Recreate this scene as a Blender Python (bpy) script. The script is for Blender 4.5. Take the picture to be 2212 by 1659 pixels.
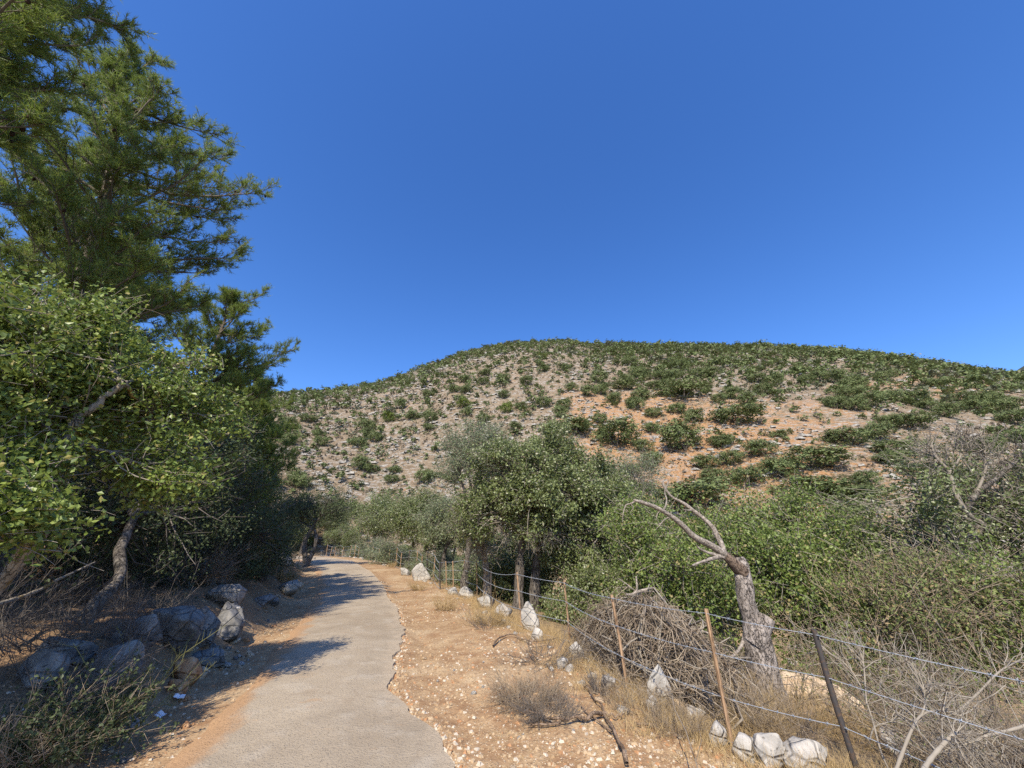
import bpy, math, random
import numpy as np
R_ = math.radians
scene = bpy.context.scene
for o in list(bpy.data.objects):
    bpy.data.objects.remove(o)
COL = scene.collection
V3 = lambda *a: np.array(a, float)

# ------------------------------------------------------------------ camera
FOC, CU, CV, EYE = 820.0, 1106.0, 829.5, 1.65      # focal length and centre in pixels of a 2212 x 1659 frame
PITCH = math.atan((1190.0 - CV) / FOC)
cam_d = bpy.data.cameras.new("camera")
cam = bpy.data.objects.new("camera", cam_d); COL.objects.link(cam)
cam.location = (0, 0, EYE)
cam.rotation_euler = (math.pi / 2 + PITCH, 0, 0)
cam_d.sensor_fit = 'HORIZONTAL'
cam_d.angle = 2 * math.atan(CU / FOC)
cam_d.clip_start = 0.05; cam_d.clip_end = 9000
scene.camera = cam

# ------------------------------------------------------------------ sky, sun, exposure
SUN_EL, SUN_AZ = 45.0, 192.0                        # azimuth clockwise from +Y: behind the camera, a little to its left
sd = V3(math.sin(R_(SUN_AZ)) * math.cos(R_(SUN_EL)), math.cos(R_(SUN_AZ)) * math.cos(R_(SUN_EL)), math.sin(R_(SUN_EL)))
world = bpy.data.worlds.new("World"); scene.world = world; world.use_nodes = True
wn = world.node_tree; wn.nodes.clear()
sky = wn.nodes.new('ShaderNodeTexSky'); sky.sky_type = 'NISHITA'; sky.sun_disc = False
sky.sun_elevation = R_(SUN_EL); sky.sun_rotation = R_(SUN_AZ)
sky.altitude = 300; sky.air_density = 1.0; sky.dust_density = 0.55; sky.ozone_density = 4.0
hs = wn.nodes.new('ShaderNodeHueSaturation'); hs.inputs['Saturation'].default_value = 1.24; hs.inputs['Hue'].default_value = 0.511; hs.inputs['Value'].default_value = 1.17
bg = wn.nodes.new('ShaderNodeBackground'); bg.inputs['Strength'].default_value = 0.15
wo = wn.nodes.new('ShaderNodeOutputWorld')
wn.links.new(sky.outputs[0], hs.inputs['Color']); wn.links.new(hs.outputs[0], bg.inputs['Color']); wn.links.new(bg.outputs[0], wo.inputs['Surface'])
sun_d = bpy.data.lights.new("sun", 'SUN'); sun_d.energy = 4.6; sun_d.angle = R_(0.53); sun_d.color = (1.0, 0.905, 0.755)
sun = bpy.data.objects.new("sun", sun_d); COL.objects.link(sun)
sun.rotation_euler = (math.pi / 2 - R_(SUN_EL), 0, R_(180 - SUN_AZ)); sun.location = (0, 0, 50)
vs = scene.view_settings
vs.view_transform = 'Standard'; vs.look = 'None'; vs.exposure = 0.55; vs.gamma = 1.0; vs.use_curve_mapping = False
scene.cycles.max_bounces = 6; scene.cycles.diffuse_bounces = 3; scene.cycles.transmission_bounces = 3
scene.cycles.transparent_max_bounces = 4; scene.cycles.use_denoising = False

# ------------------------------------------------------------------ noise
def _h(ix, iy, iz, s):
    n = (ix * 374761393 + iy * 668265263 + iz * 1274126177 + s * 974634777) & 0xFFFFFFFF
    n = ((n ^ (n >> 13)) * 1274126177) & 0xFFFFFFFF
    return ((n ^ (n >> 16)) & 0xFFFF) / 65535.0
def vnoise(x, y, z=0.0, s=0):
    x, y, z = np.broadcast_arrays(np.asarray(x, float), np.asarray(y, float), np.asarray(z, float))
    ix, iy, iz = np.floor(x).astype(np.int64), np.floor(y).astype(np.int64), np.floor(z).astype(np.int64)
    fx, fy, fz = x - ix, y - iy, z - iz
    fx, fy, fz = fx * fx * (3 - 2 * fx), fy * fy * (3 - 2 * fy), fz * fz * (3 - 2 * fz)
    r = 0
    for a in (0, 1):
        for b in (0, 1):
            for c in (0, 1):
                r = r + _h(ix + a, iy + b, iz + c, s) * (fx if a else 1 - fx) * (fy if b else 1 - fy) * (fz if c else 1 - fz)
    return r * 2 - 1
def fbm(x, y, z=0.0, o=4, s=0):
    r, a = 0, 0.5
    for k in range(o):
        f = 2.03 ** k
        r = r + a * vnoise(np.asarray(x) * f, np.asarray(y) * f, np.asarray(z) * f, s + k); a *= 0.5
    return r
def sst(a, b, x):
    t = np.clip((np.asarray(x, float) - a) / (b - a), 0, 1); return t * t * (3 - 2 * t)

# ------------------------------------------------------------------ the lie of the land
def rise(y):                                        # the road climbs gently once past the first bend
    q = np.maximum(np.asarray(y, float) - 17, 0)
    return 1.35 * (1 - np.exp(-(q ** 2 / (q + 3)) / 21.0))
ROADL = np.array([(-2.5, -30), (-2.4, -8), (-2.45, 0), (-2.72, 3.4), (-2.86, 4.2), (-3.06, 4.87), (-3.35, 5.8), (-3.98, 7.5), (-4.55, 9.0), (-5.45, 11.5), (-6.35, 13.6), (-9.1, 20.2), (-12.2, 26.3), (-15.0, 31.0), (-18.9, 37.6), (-26, 45.5), (-36, 52), (-60, 58)], float)
ROADR = np.array([(0.35, -30), (0.35, -8), (0.15, 0), (-0.30, 3.4), (-0.47, 4.2), (-0.64, 4.66), (-1.12, 5.34), (-1.88, 7.2), (-2.22, 9.0), (-3.05, 11.8), (-3.65, 13.6), (-6.2, 20.6), (-8.9, 26.8), (-10.9, 30.6), (-14.6, 38.2), (-21.8, 48.0), (-33, 56), (-60, 62.5)], float)
FENCE = np.array([(5.5, -6), (4.2, 0.5), (3.55, 2.4), (2.70, 4.1), (2.02, 4.52), (1.5, 6.1), (1.1, 8.85), (0.27, 10.6), (-0.6, 13.4), (-1.5, 16.6), (-3.0, 20.4), (-4.9, 24.6), (-8.2, 30.4), (-12.0, 38.0), (-17.4, 47.0), (-22.8, 53.2), (-36, 62)], float)
def xl(y): return np.interp(y, ROADL[:, 1], ROADL[:, 0])
def xr(y): return np.interp(y, ROADR[:, 1], ROADR[:, 0])
def xf(y): return np.interp(y, FENCE[:, 1], FENCE[:, 0])
AZ = np.array([-180, -110, -80, -60, -45, -40.8, -33.8, -28.3, -22.2, -15.7, -8.4, -0.5, 7.6, 15.2, 22.4, 29, 37.4, 44.1, 47.7, 50.9, 53.6, 56.3, 62, 75, 100, 125, 180], float)
EL = np.array([0.5, 6, 13, 17, 17.8, 18.0, 18.9, 20.1, 22.0, 25.0, 28.3, 29.9, 30.0, 28.8, 27.5, 26.2, 23.9, 21.2, 19.4, 17.5, 15.8, 14.2, 12, 7, 3, 0.5, 0.5], float)
RR = np.interp(AZ, [-180, -60, -34, -22, 0, 20, 45, 56, 90, 180], [230, 190, 205, 225, 262, 285, 360, 420, 520, 400])
R0 = np.interp(AZ, [-180, -60, -30, -18, 5, 40, 60, 180], [80, 52, 66, 64, 50, 44, 46, 80])
ZV = np.interp(AZ, [-180, -95, -60, -35, -22, -8, 15, 60, 120, 180], [0, 2.0, 4.0, 2.2, 0.6, -3.0, -7.0, -8.0, -3, 0])
AZg = np.linspace(-180, 180, 1441)
def _sm(v):
    w = np.interp(AZg, AZ, v); k = np.hanning(15); k /= k.sum()
    return np.convolve(np.pad(w, 7, mode='edge'), k, 'valid')
ELg, RRg, R0g, ZVg = _sm(EL), _sm(RR), _sm(R0), _sm(ZV)
def hill_par(az): return [np.interp(az, AZg, g) for g in (ELg, RRg, R0g, ZVg)]
def ground_z(x, y, detail=True):
    x = np.asarray(x, float); y = np.asarray(y, float)
    r = np.hypot(x, y); az = np.degrees(np.arctan2(x, y))
    el, rr, r0, zv = hill_par(az)
    # near field: road bench, rocky bank on the left, drop into the valley beyond the fence
    base = rise(y)
    dl = np.maximum(xl(y) - x, 0); dr = np.maximum(x - xf(y), 0)
    zn = base + 0.62 * sst(0.55, 2.0, dl) + 0.16 * np.maximum(dl - 1.6, 0) - 0.04 * sst(0, .8, dl)
    verge = np.clip((x - xr(y)) / np.maximum(xf(y) - xr(y), .4), 0, 1)
    zn = zn - 0.06 * sst(0, .15, verge) + 0.05 * np.sin(verge * 3.1416)
    zn = zn - 0.10 * dr - 0.10 * (np.sqrt((np.maximum(dr, 0) - 2.2) ** 2 + .5) - math.sqrt(2.2 ** 2 + .5) + dr)
    if detail:
        off = sst(0.0, .5, dl) + sst(-.05, .5, x - xr(y))
        zn = zn + off * (0.05 * fbm(x * 1.3, y * 1.3, o=3, s=5) + 0.028 * fbm(x * 6, y * 6, o=3, s=9)) + 0.14 * sst(.6, 2, dl) * fbm(x * .9, y * .9, o=3, s=31)
    zn = np.maximum(zn, -9)
    # the hill
    s = np.clip((r - r0) / (rr - r0), 0, 1.0)
    zr = EYE + rr * np.tan(np.radians(el))
    g = s + 0.05 * np.sin(np.pi * s)
    zh = zv + (zr - zv) * g
    over = np.maximum(r - rr, 0)
    zh = np.where(over > 0, np.maximum(zh - 0.42 * over * over / (over + 40), np.minimum(zh, -30.0)), zh)
    und = s * (1 - s) * 4
    zh = zh + und * (1 - .75 * sst(.5, .9, s)) * 5.0 * fbm(x / 55, y / 55, o=3, s=21) + sst(0, .1, s) * (0.9 * fbm(x / 9, y / 9, o=3, s=25) + (0.45 * fbm(x / 2.2, y / 2.2, o=2, s=29) if detail else 0))
    a, b = r0 - 26 + np.where(az < -12, 14, 0), r0 + 2
    w = np.clip((r - a) / (b - a), 0, 1); w = w * w * (3 - 2 * w)
    return zn * (1 - w) + zh * w
def gz(x, y): return float(ground_z(x, y))

def ray(u, v):
    a, b = (u - CU) / FOC, (CV - v) / FOC
    return V3(a, math.cos(PITCH) - b * math.sin(PITCH), math.sin(PITCH) + b * math.cos(PITCH))
def on_ground(u, v, tmin=2.5, tmax=700):            # where a sight line meets the ground
    d = ray(u, v); t = tmin * (1.012 ** np.arange(600)); t = t[t < tmax]
    P = d[None] * t[:, None]; z = ground_z(P[:, 0], P[:, 1])
    hit = np.nonzero(P[:, 2] + EYE <= z)[0]
    k = hit[0] if len(hit) else len(t) - 1
    lo, hi = t[max(k - 1, 0)], t[k]
    for _ in range(18):
        m = .5 * (lo + hi)
        if d[2] * m + EYE <= gz(d[0] * m, d[1] * m): hi = m
        else: lo = m
    p = d * hi
    if v > 1400 and p[1] > 9.5: p = d * (5.2 / d[1])
    return V3(p[0], p[1], gz(p[0], p[1]))
def at(u, v, y):                                    # the point of a sight line at depth y
    d = ray(u, v); p = d * (y / d[1]); return p + V3(0, 0, EYE)

# ------------------------------------------------------------------ mesh helpers
class Geo:
    def __init__(s): s.V, s.F, s.n = [], [], 0
    def add(s, V, *faces):
        V = np.asarray(V, float).reshape(-1, 3)
        for f in faces:
            f = np.asarray(f, np.int64)
            if len(f): s.F.append(f + s.n)
        s.V.append(V); s.n += len(V)
    def tubes(s, P, Rr, sides=4):
        P = np.asarray(P, float); Rr = np.asarray(Rr, float)
        if P.ndim == 2: P, Rr = P[None], Rr[None]
        n, k, _ = P.shape
        if n == 0: return
        t = np.gradient(P, axis=1); t /= np.linalg.norm(t, axis=2, keepdims=True) + 1e-9
        ov = P[:, -1] - P[:, 0]
        ref = np.where((np.abs(ov[:, 2]) > .8 * np.linalg.norm(ov, axis=1))[:, None], V3(1, 0.13, 0), V3(0.1, 0.05, 1))[:, None, :]
        u = np.cross(t, ref); u /= np.linalg.norm(u, axis=2, keepdims=True) + 1e-9
        w = np.cross(t, u)
        a = np.arange(sides) * 2 * np.pi / sides
        ring = P[:, :, None] + Rr[:, :, None, None] * (np.cos(a)[None, None, :, None] * u[:, :, None] + np.sin(a)[None, None, :, None] * w[:, :, None])
        i = np.arange(n)[:, None, None] * k * sides + np.arange(k - 1)[None, :, None] * sides
        j = np.arange(sides)[None, None, :]; j2 = (j + 1) % sides
        q = np.stack([i + j, i + j2, i + sides + j2, i + sides + j], -1).reshape(-1, 4)
        s.add(ring, q[:, ::-1])
    def cap(s, P, r, nrm, sides=10, jit=0.0, rng=None):
        nrm = nrm / np.linalg.norm(nrm); u = np.cross(nrm, V3(.3, .1, 1.0)); u /= np.linalg.norm(u); w = np.cross(nrm, u)
        a = np.arange(sides) * 2 * np.pi / sides
        ring = P + r * (np.cos(a)[:, None] * u + np.sin(a)[:, None] * w)
        s.add(np.vstack([ring, P + nrm * r * .15]), np.array([[i, (i + 1) % sides, sides] for i in range(sides)]))
    def leaves(s, C, N, D, L, W):
        C = np.asarray(C, float); n = len(C)
        if n == 0: return
        N = N / (np.linalg.norm(N, axis=1, keepdims=True) + 1e-9)
        D = D - N * (D * N).sum(1, keepdims=True); D /= np.linalg.norm(D, axis=1, keepdims=True) + 1e-9
        S = np.cross(N, D); L = np.broadcast_to(L, n)[:, None]; W = np.broadcast_to(W, n)[:, None]
        V = np.stack([C, C + D * L * .45 + S * W * .5 + N * W * .12, C + D * L, C + D * L * .45 - S * W * .5 + N * W * .12], 1)
        s.add(V, (np.arange(n)[:, None] * 4 + np.arange(4)[None]))
    def spikes(s, A, B, W, rng):                    # thin flat needles from A to B
        n = len(A); d = B - A
        S = np.cross(d, rng.normal(size=(n, 3))); S /= np.linalg.norm(S, axis=1, keepdims=True) + 1e-9
        W = np.broadcast_to(W, n)[:, None]
        s.add(np.stack([A - S * W * .5, A + S * W * .5, B], 1), np.arange(n * 3).reshape(-1, 3))
def build_mesh(name, geo, mat, smooth=True):
    V = np.concatenate(geo.V) if geo.V else np.zeros((0, 3))
    me = bpy.data.meshes.new(name)
    me.vertices.add(len(V)); me.vertices.foreach_set('co', V.astype(np.float32).ravel())
    nl = sum(f.size for f in geo.F); npoly = sum(len(f) for f in geo.F)
    me.loops.add(nl); me.polygons.add(npoly)
    me.loops.foreach_set('vertex_index', np.concatenate([f.ravel() for f in geo.F]).astype(np.int32))
    tot = np.concatenate([np.full(len(f), f.shape[1], np.int32) for f in geo.F])
    me.polygons.foreach_set('loop_start', np.concatenate([[0], np.cumsum(tot)[:-1]]).astype(np.int32))
    me.polygons.foreach_set('use_smooth', np.full(npoly, smooth, bool))
    me.update(calc_edges=True)
    for m in (mat if isinstance(mat, (list, tuple)) else [mat]): me.materials.append(m)
    return me
def obj(name, geo, mat, parent=None, smooth=True, loc=None):
    me = geo if isinstance(geo, bpy.types.Mesh) else build_mesh(name, geo, mat, smooth)
    o = bpy.data.objects.new(name, me); COL.objects.link(o)
    if parent is not None: o.parent = parent
    if loc is not None: o.location = loc
    return o
def tag(o, label, cat, group=None):
    o['label'] = label; o['category'] = cat
    if group: o['group'] = group
    return o
def thing(name, label, cat, loc=(0, 0, 0), rz=0.0, group=None):
    o = bpy.data.objects.new(name, None); COL.objects.link(o); o.location = loc; o.rotation_euler = (0, 0, rz); o.empty_display_size = .2
    return tag(o, label, cat, group)
def dup(root, loc, rz=0.0, sc=1.0, label=None, group=None):
    r = root.copy(); COL.objects.link(r); r.location = loc; r.rotation_euler = (0, 0, rz)
    r.scale = (sc, sc, sc) if np.isscalar(sc) else sc
    if label: r['label'] = label
    if group: r['group'] = group
    for ch in list(root.children):
        c = ch.copy(); COL.objects.link(c); c.parent = r
        for g in list(ch.children):
            d = g.copy(); COL.objects.link(d); d.parent = c
    return r
def kind(o, k): o['kind'] = k; return o
def unit(v): v = np.asarray(v, float); return v / (np.linalg.norm(v, axis=-1, keepdims=True) + 1e-9)
def spline(pts, n):
    pts = np.asarray(pts, float); m = len(pts)
    p = np.vstack([2 * pts[0] - pts[1], pts, 2 * pts[-1] - pts[-2]])
    t = np.linspace(0, m - 1, n); i = np.minimum(t.astype(int), m - 2); f = (t - i)[:, None]
    a, b, c, d = p[i], p[i + 1], p[i + 2], p[i + 3]
    return .5 * ((2 * b) + (c - a) * f + (2 * a - 5 * b + 4 * c - d) * f ** 2 + (3 * b - a - 3 * c + d) * f ** 3)

# ------------------------------------------------------------------ materials
class NT:
    def __init__(s, name):
        s.m = bpy.data.materials.new(name); s.m.use_nodes = True; s.t = s.m.node_tree; s.t.nodes.clear()
        s.out = s.n('ShaderNodeOutputMaterial')
    def n(s, ty, **kw):
        x = s.t.nodes.new(ty)
        for k, v in kw.items(): setattr(x, k, v)
        return x
    def l(s, a, b): s.t.links.new(a, b)
    def inp(s, x, k, v):
        if isinstance(v, bpy.types.NodeSocket): s.l(v, x.inputs[k])
        elif v is not None: x.inputs[k].default_value = v if not (isinstance(v, tuple) and len(v) == 3) else (*v, 1)
    def mix(s, f, a, b, mode='MIX'):
        x = s.n('ShaderNodeMix', data_type='RGBA', blend_type=mode); x.clamp_factor = True
        s.inp(x, 0, f); s.inp(x, 6, a); s.inp(x, 7, b); return x.outputs[2]
    def math(s, op, a, b=None, c=None, clamp=False):
        x = s.n('ShaderNodeMath', operation=op); x.use_clamp = clamp
        s.inp(x, 0, a); s.inp(x, 1, b); s.inp(x, 2, c); return x.outputs[0]
    def pos(s): return s.n('ShaderNodeNewGeometry').outputs['Position']
    def local(s): return s.n('ShaderNodeTexCoord').outputs['Object']
    def scale(s, v, xyz):
        x = s.n('ShaderNodeMapping'); s.l(v, x.inputs['Vector']); x.inputs['Scale'].default_value = xyz; return x.outputs[0]
    def noise(s, v, sc, det=4, rough=.55, dist=0.0):
        x = s.n('ShaderNodeTexNoise'); s.l(v, x.inputs['Vector']); x.inputs['Scale'].default_value = sc
        x.inputs['Detail'].default_value = det; x.inputs['Roughness'].default_value = rough; x.inputs['Distortion'].default_value = dist
        return x.outputs[0]
    def vor(s, v, sc, feat='F1', out='Distance'):
        x = s.n('ShaderNodeTexVoronoi', feature=feat); s.l(v, x.inputs['Vector']); x.inputs['Scale'].default_value = sc; return x.outputs[out]
    def ramp(s, f, a, b): 
        x = s.n('ShaderNodeMapRange', interpolation_type='SMOOTHSTEP'); s.l(f, x.inputs[0]); x.inputs[1].default_value = a; x.inputs[2].default_value = b; return x.outputs[0]
    def attr(s, name): return s.n('ShaderNodeAttribute', attribute_name=name).outputs['Fac']
    def island(s): return s.n('ShaderNodeNewGeometry').outputs['Random Per Island']
    def surf(s, col, rough=.9, spec=.2, bump=None, bs=.3, bd=.02):
        b = s.n('ShaderNodeBsdfPrincipled'); s.inp(b, 'Base Color', col); s.inp(b, 'Roughness', rough); s.inp(b, 'Specular IOR Level', spec)
        if bump is not None:
            x = s.n('ShaderNodeBump'); x.inputs['Strength'].default_value = bs; x.inputs['Distance'].default_value = bd
            s.l(bump, x.inputs['Height']); s.l(x.outputs[0], b.inputs['Normal'])
        return b.outputs[0]
    def done(s, sh): s.l(sh, s.out.inputs['Surface']); return s.m
def leaf_mat(name, c1, c2, c3=None, amt3=.04, trans=.30, rough=.5, spec=.35, tint=None):
    t = NT(name); i = t.island()
    n = t.noise(t.local(), 1.1, 3)
    col = t.mix(i, c1, c2)
    col = t.mix(t.math('MULTIPLY', t.ramp(n, .45, .7), .55), col, tuple(.62 * a for a in c1))
    if c3 is not None:
        r2 = t.math('FRACT', t.math('MULTIPLY', i, 37.7))
        col = t.mix(t.math('LESS_THAN', r2, amt3), col, c3)
    a = t.surf(col, rough, spec)
    tr = t.n('ShaderNodeBsdfTranslucent'); t.l(t.mix(.5, col, tuple(min(1, 1.5 * q) for q in c2)), tr.inputs['Color'])
    m = t.n('ShaderNodeMixShader'); m.inputs[0].default_value = trans; t.l(a, m.inputs[1]); t.l(tr.outputs[0], m.inputs[2])
    return t.done(m.outputs[0])
def twig_mat(name, c1, c2, rough=.85):
    t = NT(name); i = t.island(); n = t.noise(t.local(), 14, 3)
    return t.done(t.surf(t.mix(t.math('MULTIPLY', n, .7), t.mix(i, c1, c2), tuple(.6 * a for a in c1)), rough, .2))
def bark_mat(name, c1, c2, sc=9, stretch=.25, bd=.03, moss=None):
    t = NT(name); v = t.scale(t.local(), (1, 1, stretch)); warp = t.n('ShaderNodeTexNoise'); t.l(v, warp.inputs['Vector']); warp.inputs['Scale'].default_value = sc * 1.6; warp.inputs['Detail'].default_value = 4
    wv = t.n('ShaderNodeVectorMath', operation='MULTIPLY_ADD'); t.l(warp.outputs['Color'], wv.inputs[0]); wv.inputs[1].default_value = (.9 / sc,) * 3; t.l(v, wv.inputs[2])
    n = t.noise(v, sc, 6, .68, .6); w = t.vor(wv.outputs[0], sc * 2.0, 'DISTANCE_TO_EDGE'); n2 = t.noise(t.local(), 4, 3)
    col = t.mix(t.ramp(n, .3, .7), c1, c2); col = t.mix(t.math('MULTIPLY', t.ramp(n2, .45, .65), .4), col, tuple(.6 * a for a in c1))
    crack = t.math('MULTIPLY', t.math('SUBTRACT', 1.0, t.ramp(w, .0, .13)), t.ramp(n, .62, .38))
    col = t.mix(t.math('MULTIPLY', crack, .8), col, tuple(.3 * a for a in c1))
    if moss is not None: col = t.mix(t.math('MULTIPLY', t.ramp(t.noise(t.local(), 3.2, 4), .55, .66), .8), col, moss)
    h = t.math('SUBTRACT', t.math('MULTIPLY', n, .9), crack)
    return t.done(t.surf(col, .92, .15, h, .9, bd))
def rock_mat(name, c1, c2, c3, lich=.5):
    t = NT(name); v = t.local()
    n = t.noise(v, 2.2, 7, .62, .4); n2 = t.noise(v, 9, 5, .6); cr = t.vor(t.scale(v, (1, 1, 1.6)), 2.6, 'DISTANCE_TO_EDGE')
    col = t.mix(t.ramp(n, .36, .62), c1, c2)
    col = t.mix(t.math('MULTIPLY', t.ramp(n2, .48, .66), lich), col, c3)
    col = t.mix(t.math('MULTIPLY', t.math('SUBTRACT', 1.0, t.ramp(cr, 0, .03)), .65), col, tuple(.35 * a for a in c1))
    col = t.mix(t.ramp(t.noise(v, 26, 3), .6, .72), col, tuple(.5 * a for a in c1))
    h = t.math('ADD', t.math('MULTIPLY', n, 1.0), t.math('ADD', t.math('MULTIPLY', n2, .5), t.math('MULTIPLY', t.ramp(cr, 0, .05), .35)))
    return t.done(t.surf(col, .92, .15, h, .8, .06))

M = {}
M['pine_needle'] = leaf_mat('pine_needle', (.125, .19, .040), (.27, .345, .068), (.30, .25, .09), .04, .32, .5, .3)
M['pine_needle_dark'] = leaf_mat('pine_needle_dark', (.055, .085, .028), (.11, .14, .035), None, 0, .22, .5, .3)
M['pine_bark'] = bark_mat('pine_bark', (.11, .085, .065), (.24, .20, .165), 7)
M['pine_twig'] = twig_mat('pine_twig', (.15, .125, .095), (.26, .22, .17))
M['cone'] = twig_mat('cone', (.05, .03, .02), (.09, .055, .03))
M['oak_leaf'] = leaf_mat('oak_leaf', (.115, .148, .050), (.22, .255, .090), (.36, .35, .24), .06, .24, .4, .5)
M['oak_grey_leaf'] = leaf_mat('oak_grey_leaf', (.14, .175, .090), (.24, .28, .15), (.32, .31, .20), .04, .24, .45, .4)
M['oak_shade_leaf'] = leaf_mat('oak_shade_leaf', (.050, .070, .030), (.09, .115, .045), None, 0, .2, .5, .3)  # oak leaf darkened for foliage standing in shade; the shade is in the colour
M['bright_leaf'] = leaf_mat('bright_leaf', (.11, .16, .036), (.22, .275, .065), (.32, .27, .12), .08, .24, .45, .4)
M['storax_leaf'] = leaf_mat('storax_leaf', (.115, .175, .036), (.26, .325, .070), (.38, .33, .11), .06, .28, .42, .45)
M['scrub_leaf'] = leaf_mat('scrub_leaf', (.13, .17, .055), (.25, .275, .10), (.34, .25, .13), .12, .25, .6, .2)
M['hill_leaf'] = leaf_mat('hill_leaf', (.105, .140, .052), (.185, .222, .084), (.24, .22, .12), .06, .14, .6, .2)
M['hill_leaf_yellow'] = leaf_mat('hill_leaf_yellow', (.12, .16, .035), (.18, .22, .05), None, 0, .15, .6, .2)
M['hill_leaf_grey'] = leaf_mat('hill_leaf_grey', (.12, .13, .085), (.17, .18, .11), None, 0, .12, .6, .2)
M['oak_bark'] = bark_mat('oak_bark', (.10, .085, .07), (.22, .195, .165), 11)
M['pale_bark'] = bark_mat('pale_bark', (.26, .225, .18), (.42, .37, .30), 12, .3, .02, (.40, .26, .06))
M['dead_bark'] = bark_mat('dead_bark', (.22, .185, .155), (.42, .365, .315), 15, .45, .05)
M['dead_wood'] = bark_mat('dead_wood', (.25, .21, .17), (.40, .345, .285), 26, 1, .008)
M['cut_wood'] = bark_mat('cut_wood', (.42, .34, .26), (.55, .46, .36), 20, 1, .01)
M['rot_wood'] = bark_mat('rot_wood', (.12, .085, .062), (.26, .195, .145), 18, .5, .02)
M['grey_twig'] = twig_mat('grey_twig', (.25, .215, .17), (.43, .385, .31))
M['brown_twig'] = twig_mat('brown_twig', (.25, .19, .125), (.46, .37, .265))
M['pile_twig'] = twig_mat('pile_twig', (.22, .165, .115), (.50, .415, .305))
M['straw'] = twig_mat('straw', (.40, .28, .13), (.56, .42, .22))
M['green_twig'] = twig_mat('green_twig', (.20, .20, .07), (.34, .32, .12))
M['dark_twig'] = twig_mat('dark_twig', (.12, .10, .085), (.24, .21, .18))
M['fallen_bark'] = bark_mat('fallen_bark', (.17, .115, .075), (.30, .22, .155), 16, .2, .006)
M['stake'] = bark_mat('stake', (.30, .19, .11), (.46, .31, .19), 22, .06, .006)
M['limestone'] = rock_mat('limestone', (.31, .29, .255), (.53, .495, .435), (.22, .215, .205), .6)
M['hill_rock'] = rock_mat('hill_rock', (.25, .23, .20), (.42, .39, .335), (.18, .17, .16), .4)
M['hill_scrub'] = twig_mat('hill_scrub', (.12, .095, .065), (.235, .19, .135))
M['grey_rock'] = rock_mat('grey_rock', (.13, .126, .118), (.30, .285, .26), (.085, .084, .080), .6)
M['ochre_rock'] = rock_mat('ochre_rock', (.50, .36, .22), (.62, .50, .36), (.40, .24, .12), .45)
M['rust_rock'] = rock_mat('rust_rock', (.36, .17, .075), (.52, .31, .16), (.56, .46, .32), .5)
def iron():
    t = NT('iron'); n = t.noise(t.local(), 30, 5)
    return t.done(t.surf(t.mix(t.ramp(n, .45, .7), (.055, .05, .048), (.11, .07, .045)), .7, .35, n, .3, .003))
M['iron'] = iron()
def galv():
    t = NT('galvanised'); n = t.noise(t.local(), 40, 3)
    b = t.n('ShaderNodeBsdfPrincipled'); t.l(t.mix(n, (.30, .33, .36), (.48, .52, .56)), b.inputs['Base Color'])
    b.inputs['Metallic'].default_value = .35; b.inputs['Roughness'].default_value = .5
    return t.done(b.outputs[0])
M['galv'] = galv()
def plastic():
    t = NT('white_plastic'); n = t.noise(t.local(), 12, 3)
    return t.done(t.surf(t.mix(n, (.70, .72, .75), (.85, .86, .88)), .45, .4))
M['plastic'] = plastic()
def gravel_mat():
    t = NT('gravel'); i = t.island(); r2 = t.math('FRACT', t.math('MULTIPLY', i, 17.3))
    col = t.mix(i, (.33, .22, .12), (.46, .345, .215)); col = t.mix(t.math('LESS_THAN', r2, .25), col, (.52, .45, .35)); col = t.mix(t.math('GREATER_THAN', r2, .82), col, (.40, .22, .11))
    return t.done(t.surf(col, .9, .15, t.noise(t.local(), 60, 3), .3, .004))
M['gravel'] = gravel_mat()
def ground_mat():
    t = NT('ground'); p = t.pos(); bank = t.attr('bank'); beyond = t.attr('beyond')
    big = t.noise(p, .55, 4, .6); med = t.noise(p, 3.2, 5, .62); fine = t.noise(p, 22, 4, .65)
    soil = t.mix(t.ramp(med, .32, .68), (.29, .17, .088), (.44, .30, .165))
    soil = t.mix(t.math('MULTIPLY', t.ramp(big, .48, .66), .75), soil, (.52, .395, .24))
    cell = t.n('ShaderNodeTexVoronoi'); t.l(p, cell.inputs['Vector']); cell.inputs['Scale'].default_value = 34
    st = t.math('SUBTRACT', 1.0, t.ramp(cell.outputs['Distance'], .28, .42))
    sep = t.n('ShaderNodeSeparateColor'); t.l(cell.outputs['Color'], sep.inputs[0])
    stc = t.mix(sep.outputs[1], (.42, .29, .17), (.62, .49, .32))
    pick = t.math('MULTIPLY', st, t.ramp(t.math('ADD', sep.outputs[0], t.math('MULTIPLY', med, .7)), .58, .85))
    col = t.mix(t.math('MULTIPLY', pick, t.math('SUBTRACT', 1.0, t.math('MULTIPLY', bank, .5))), soil, stc)
    litter = t.mix(t.ramp(fine, .35, .65), (.13, .085, .05), (.33, .22, .13))
    col = t.mix(t.math('MULTIPLY', bank, t.ramp(med, .30, .55)), col, litter)
    thick = t.mix(t.ramp(med, .4, .6), (.17, .135, .08), (.34, .25, .15))
    col = t.mix(t.math('MULTIPLY', beyond, .9), col, thick)
    col = t.mix(t.math('MULTIPLY', t.ramp(fine, .46, .66), .6), col, (.19, .105, .055))
    h = t.math('ADD', t.math('MULTIPLY', fine, .5), t.math('MULTIPLY', pick, .8))
    return t.done(t.surf(col, .95, .1, h, .7, .02))
M['ground'] = ground_mat()
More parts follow.
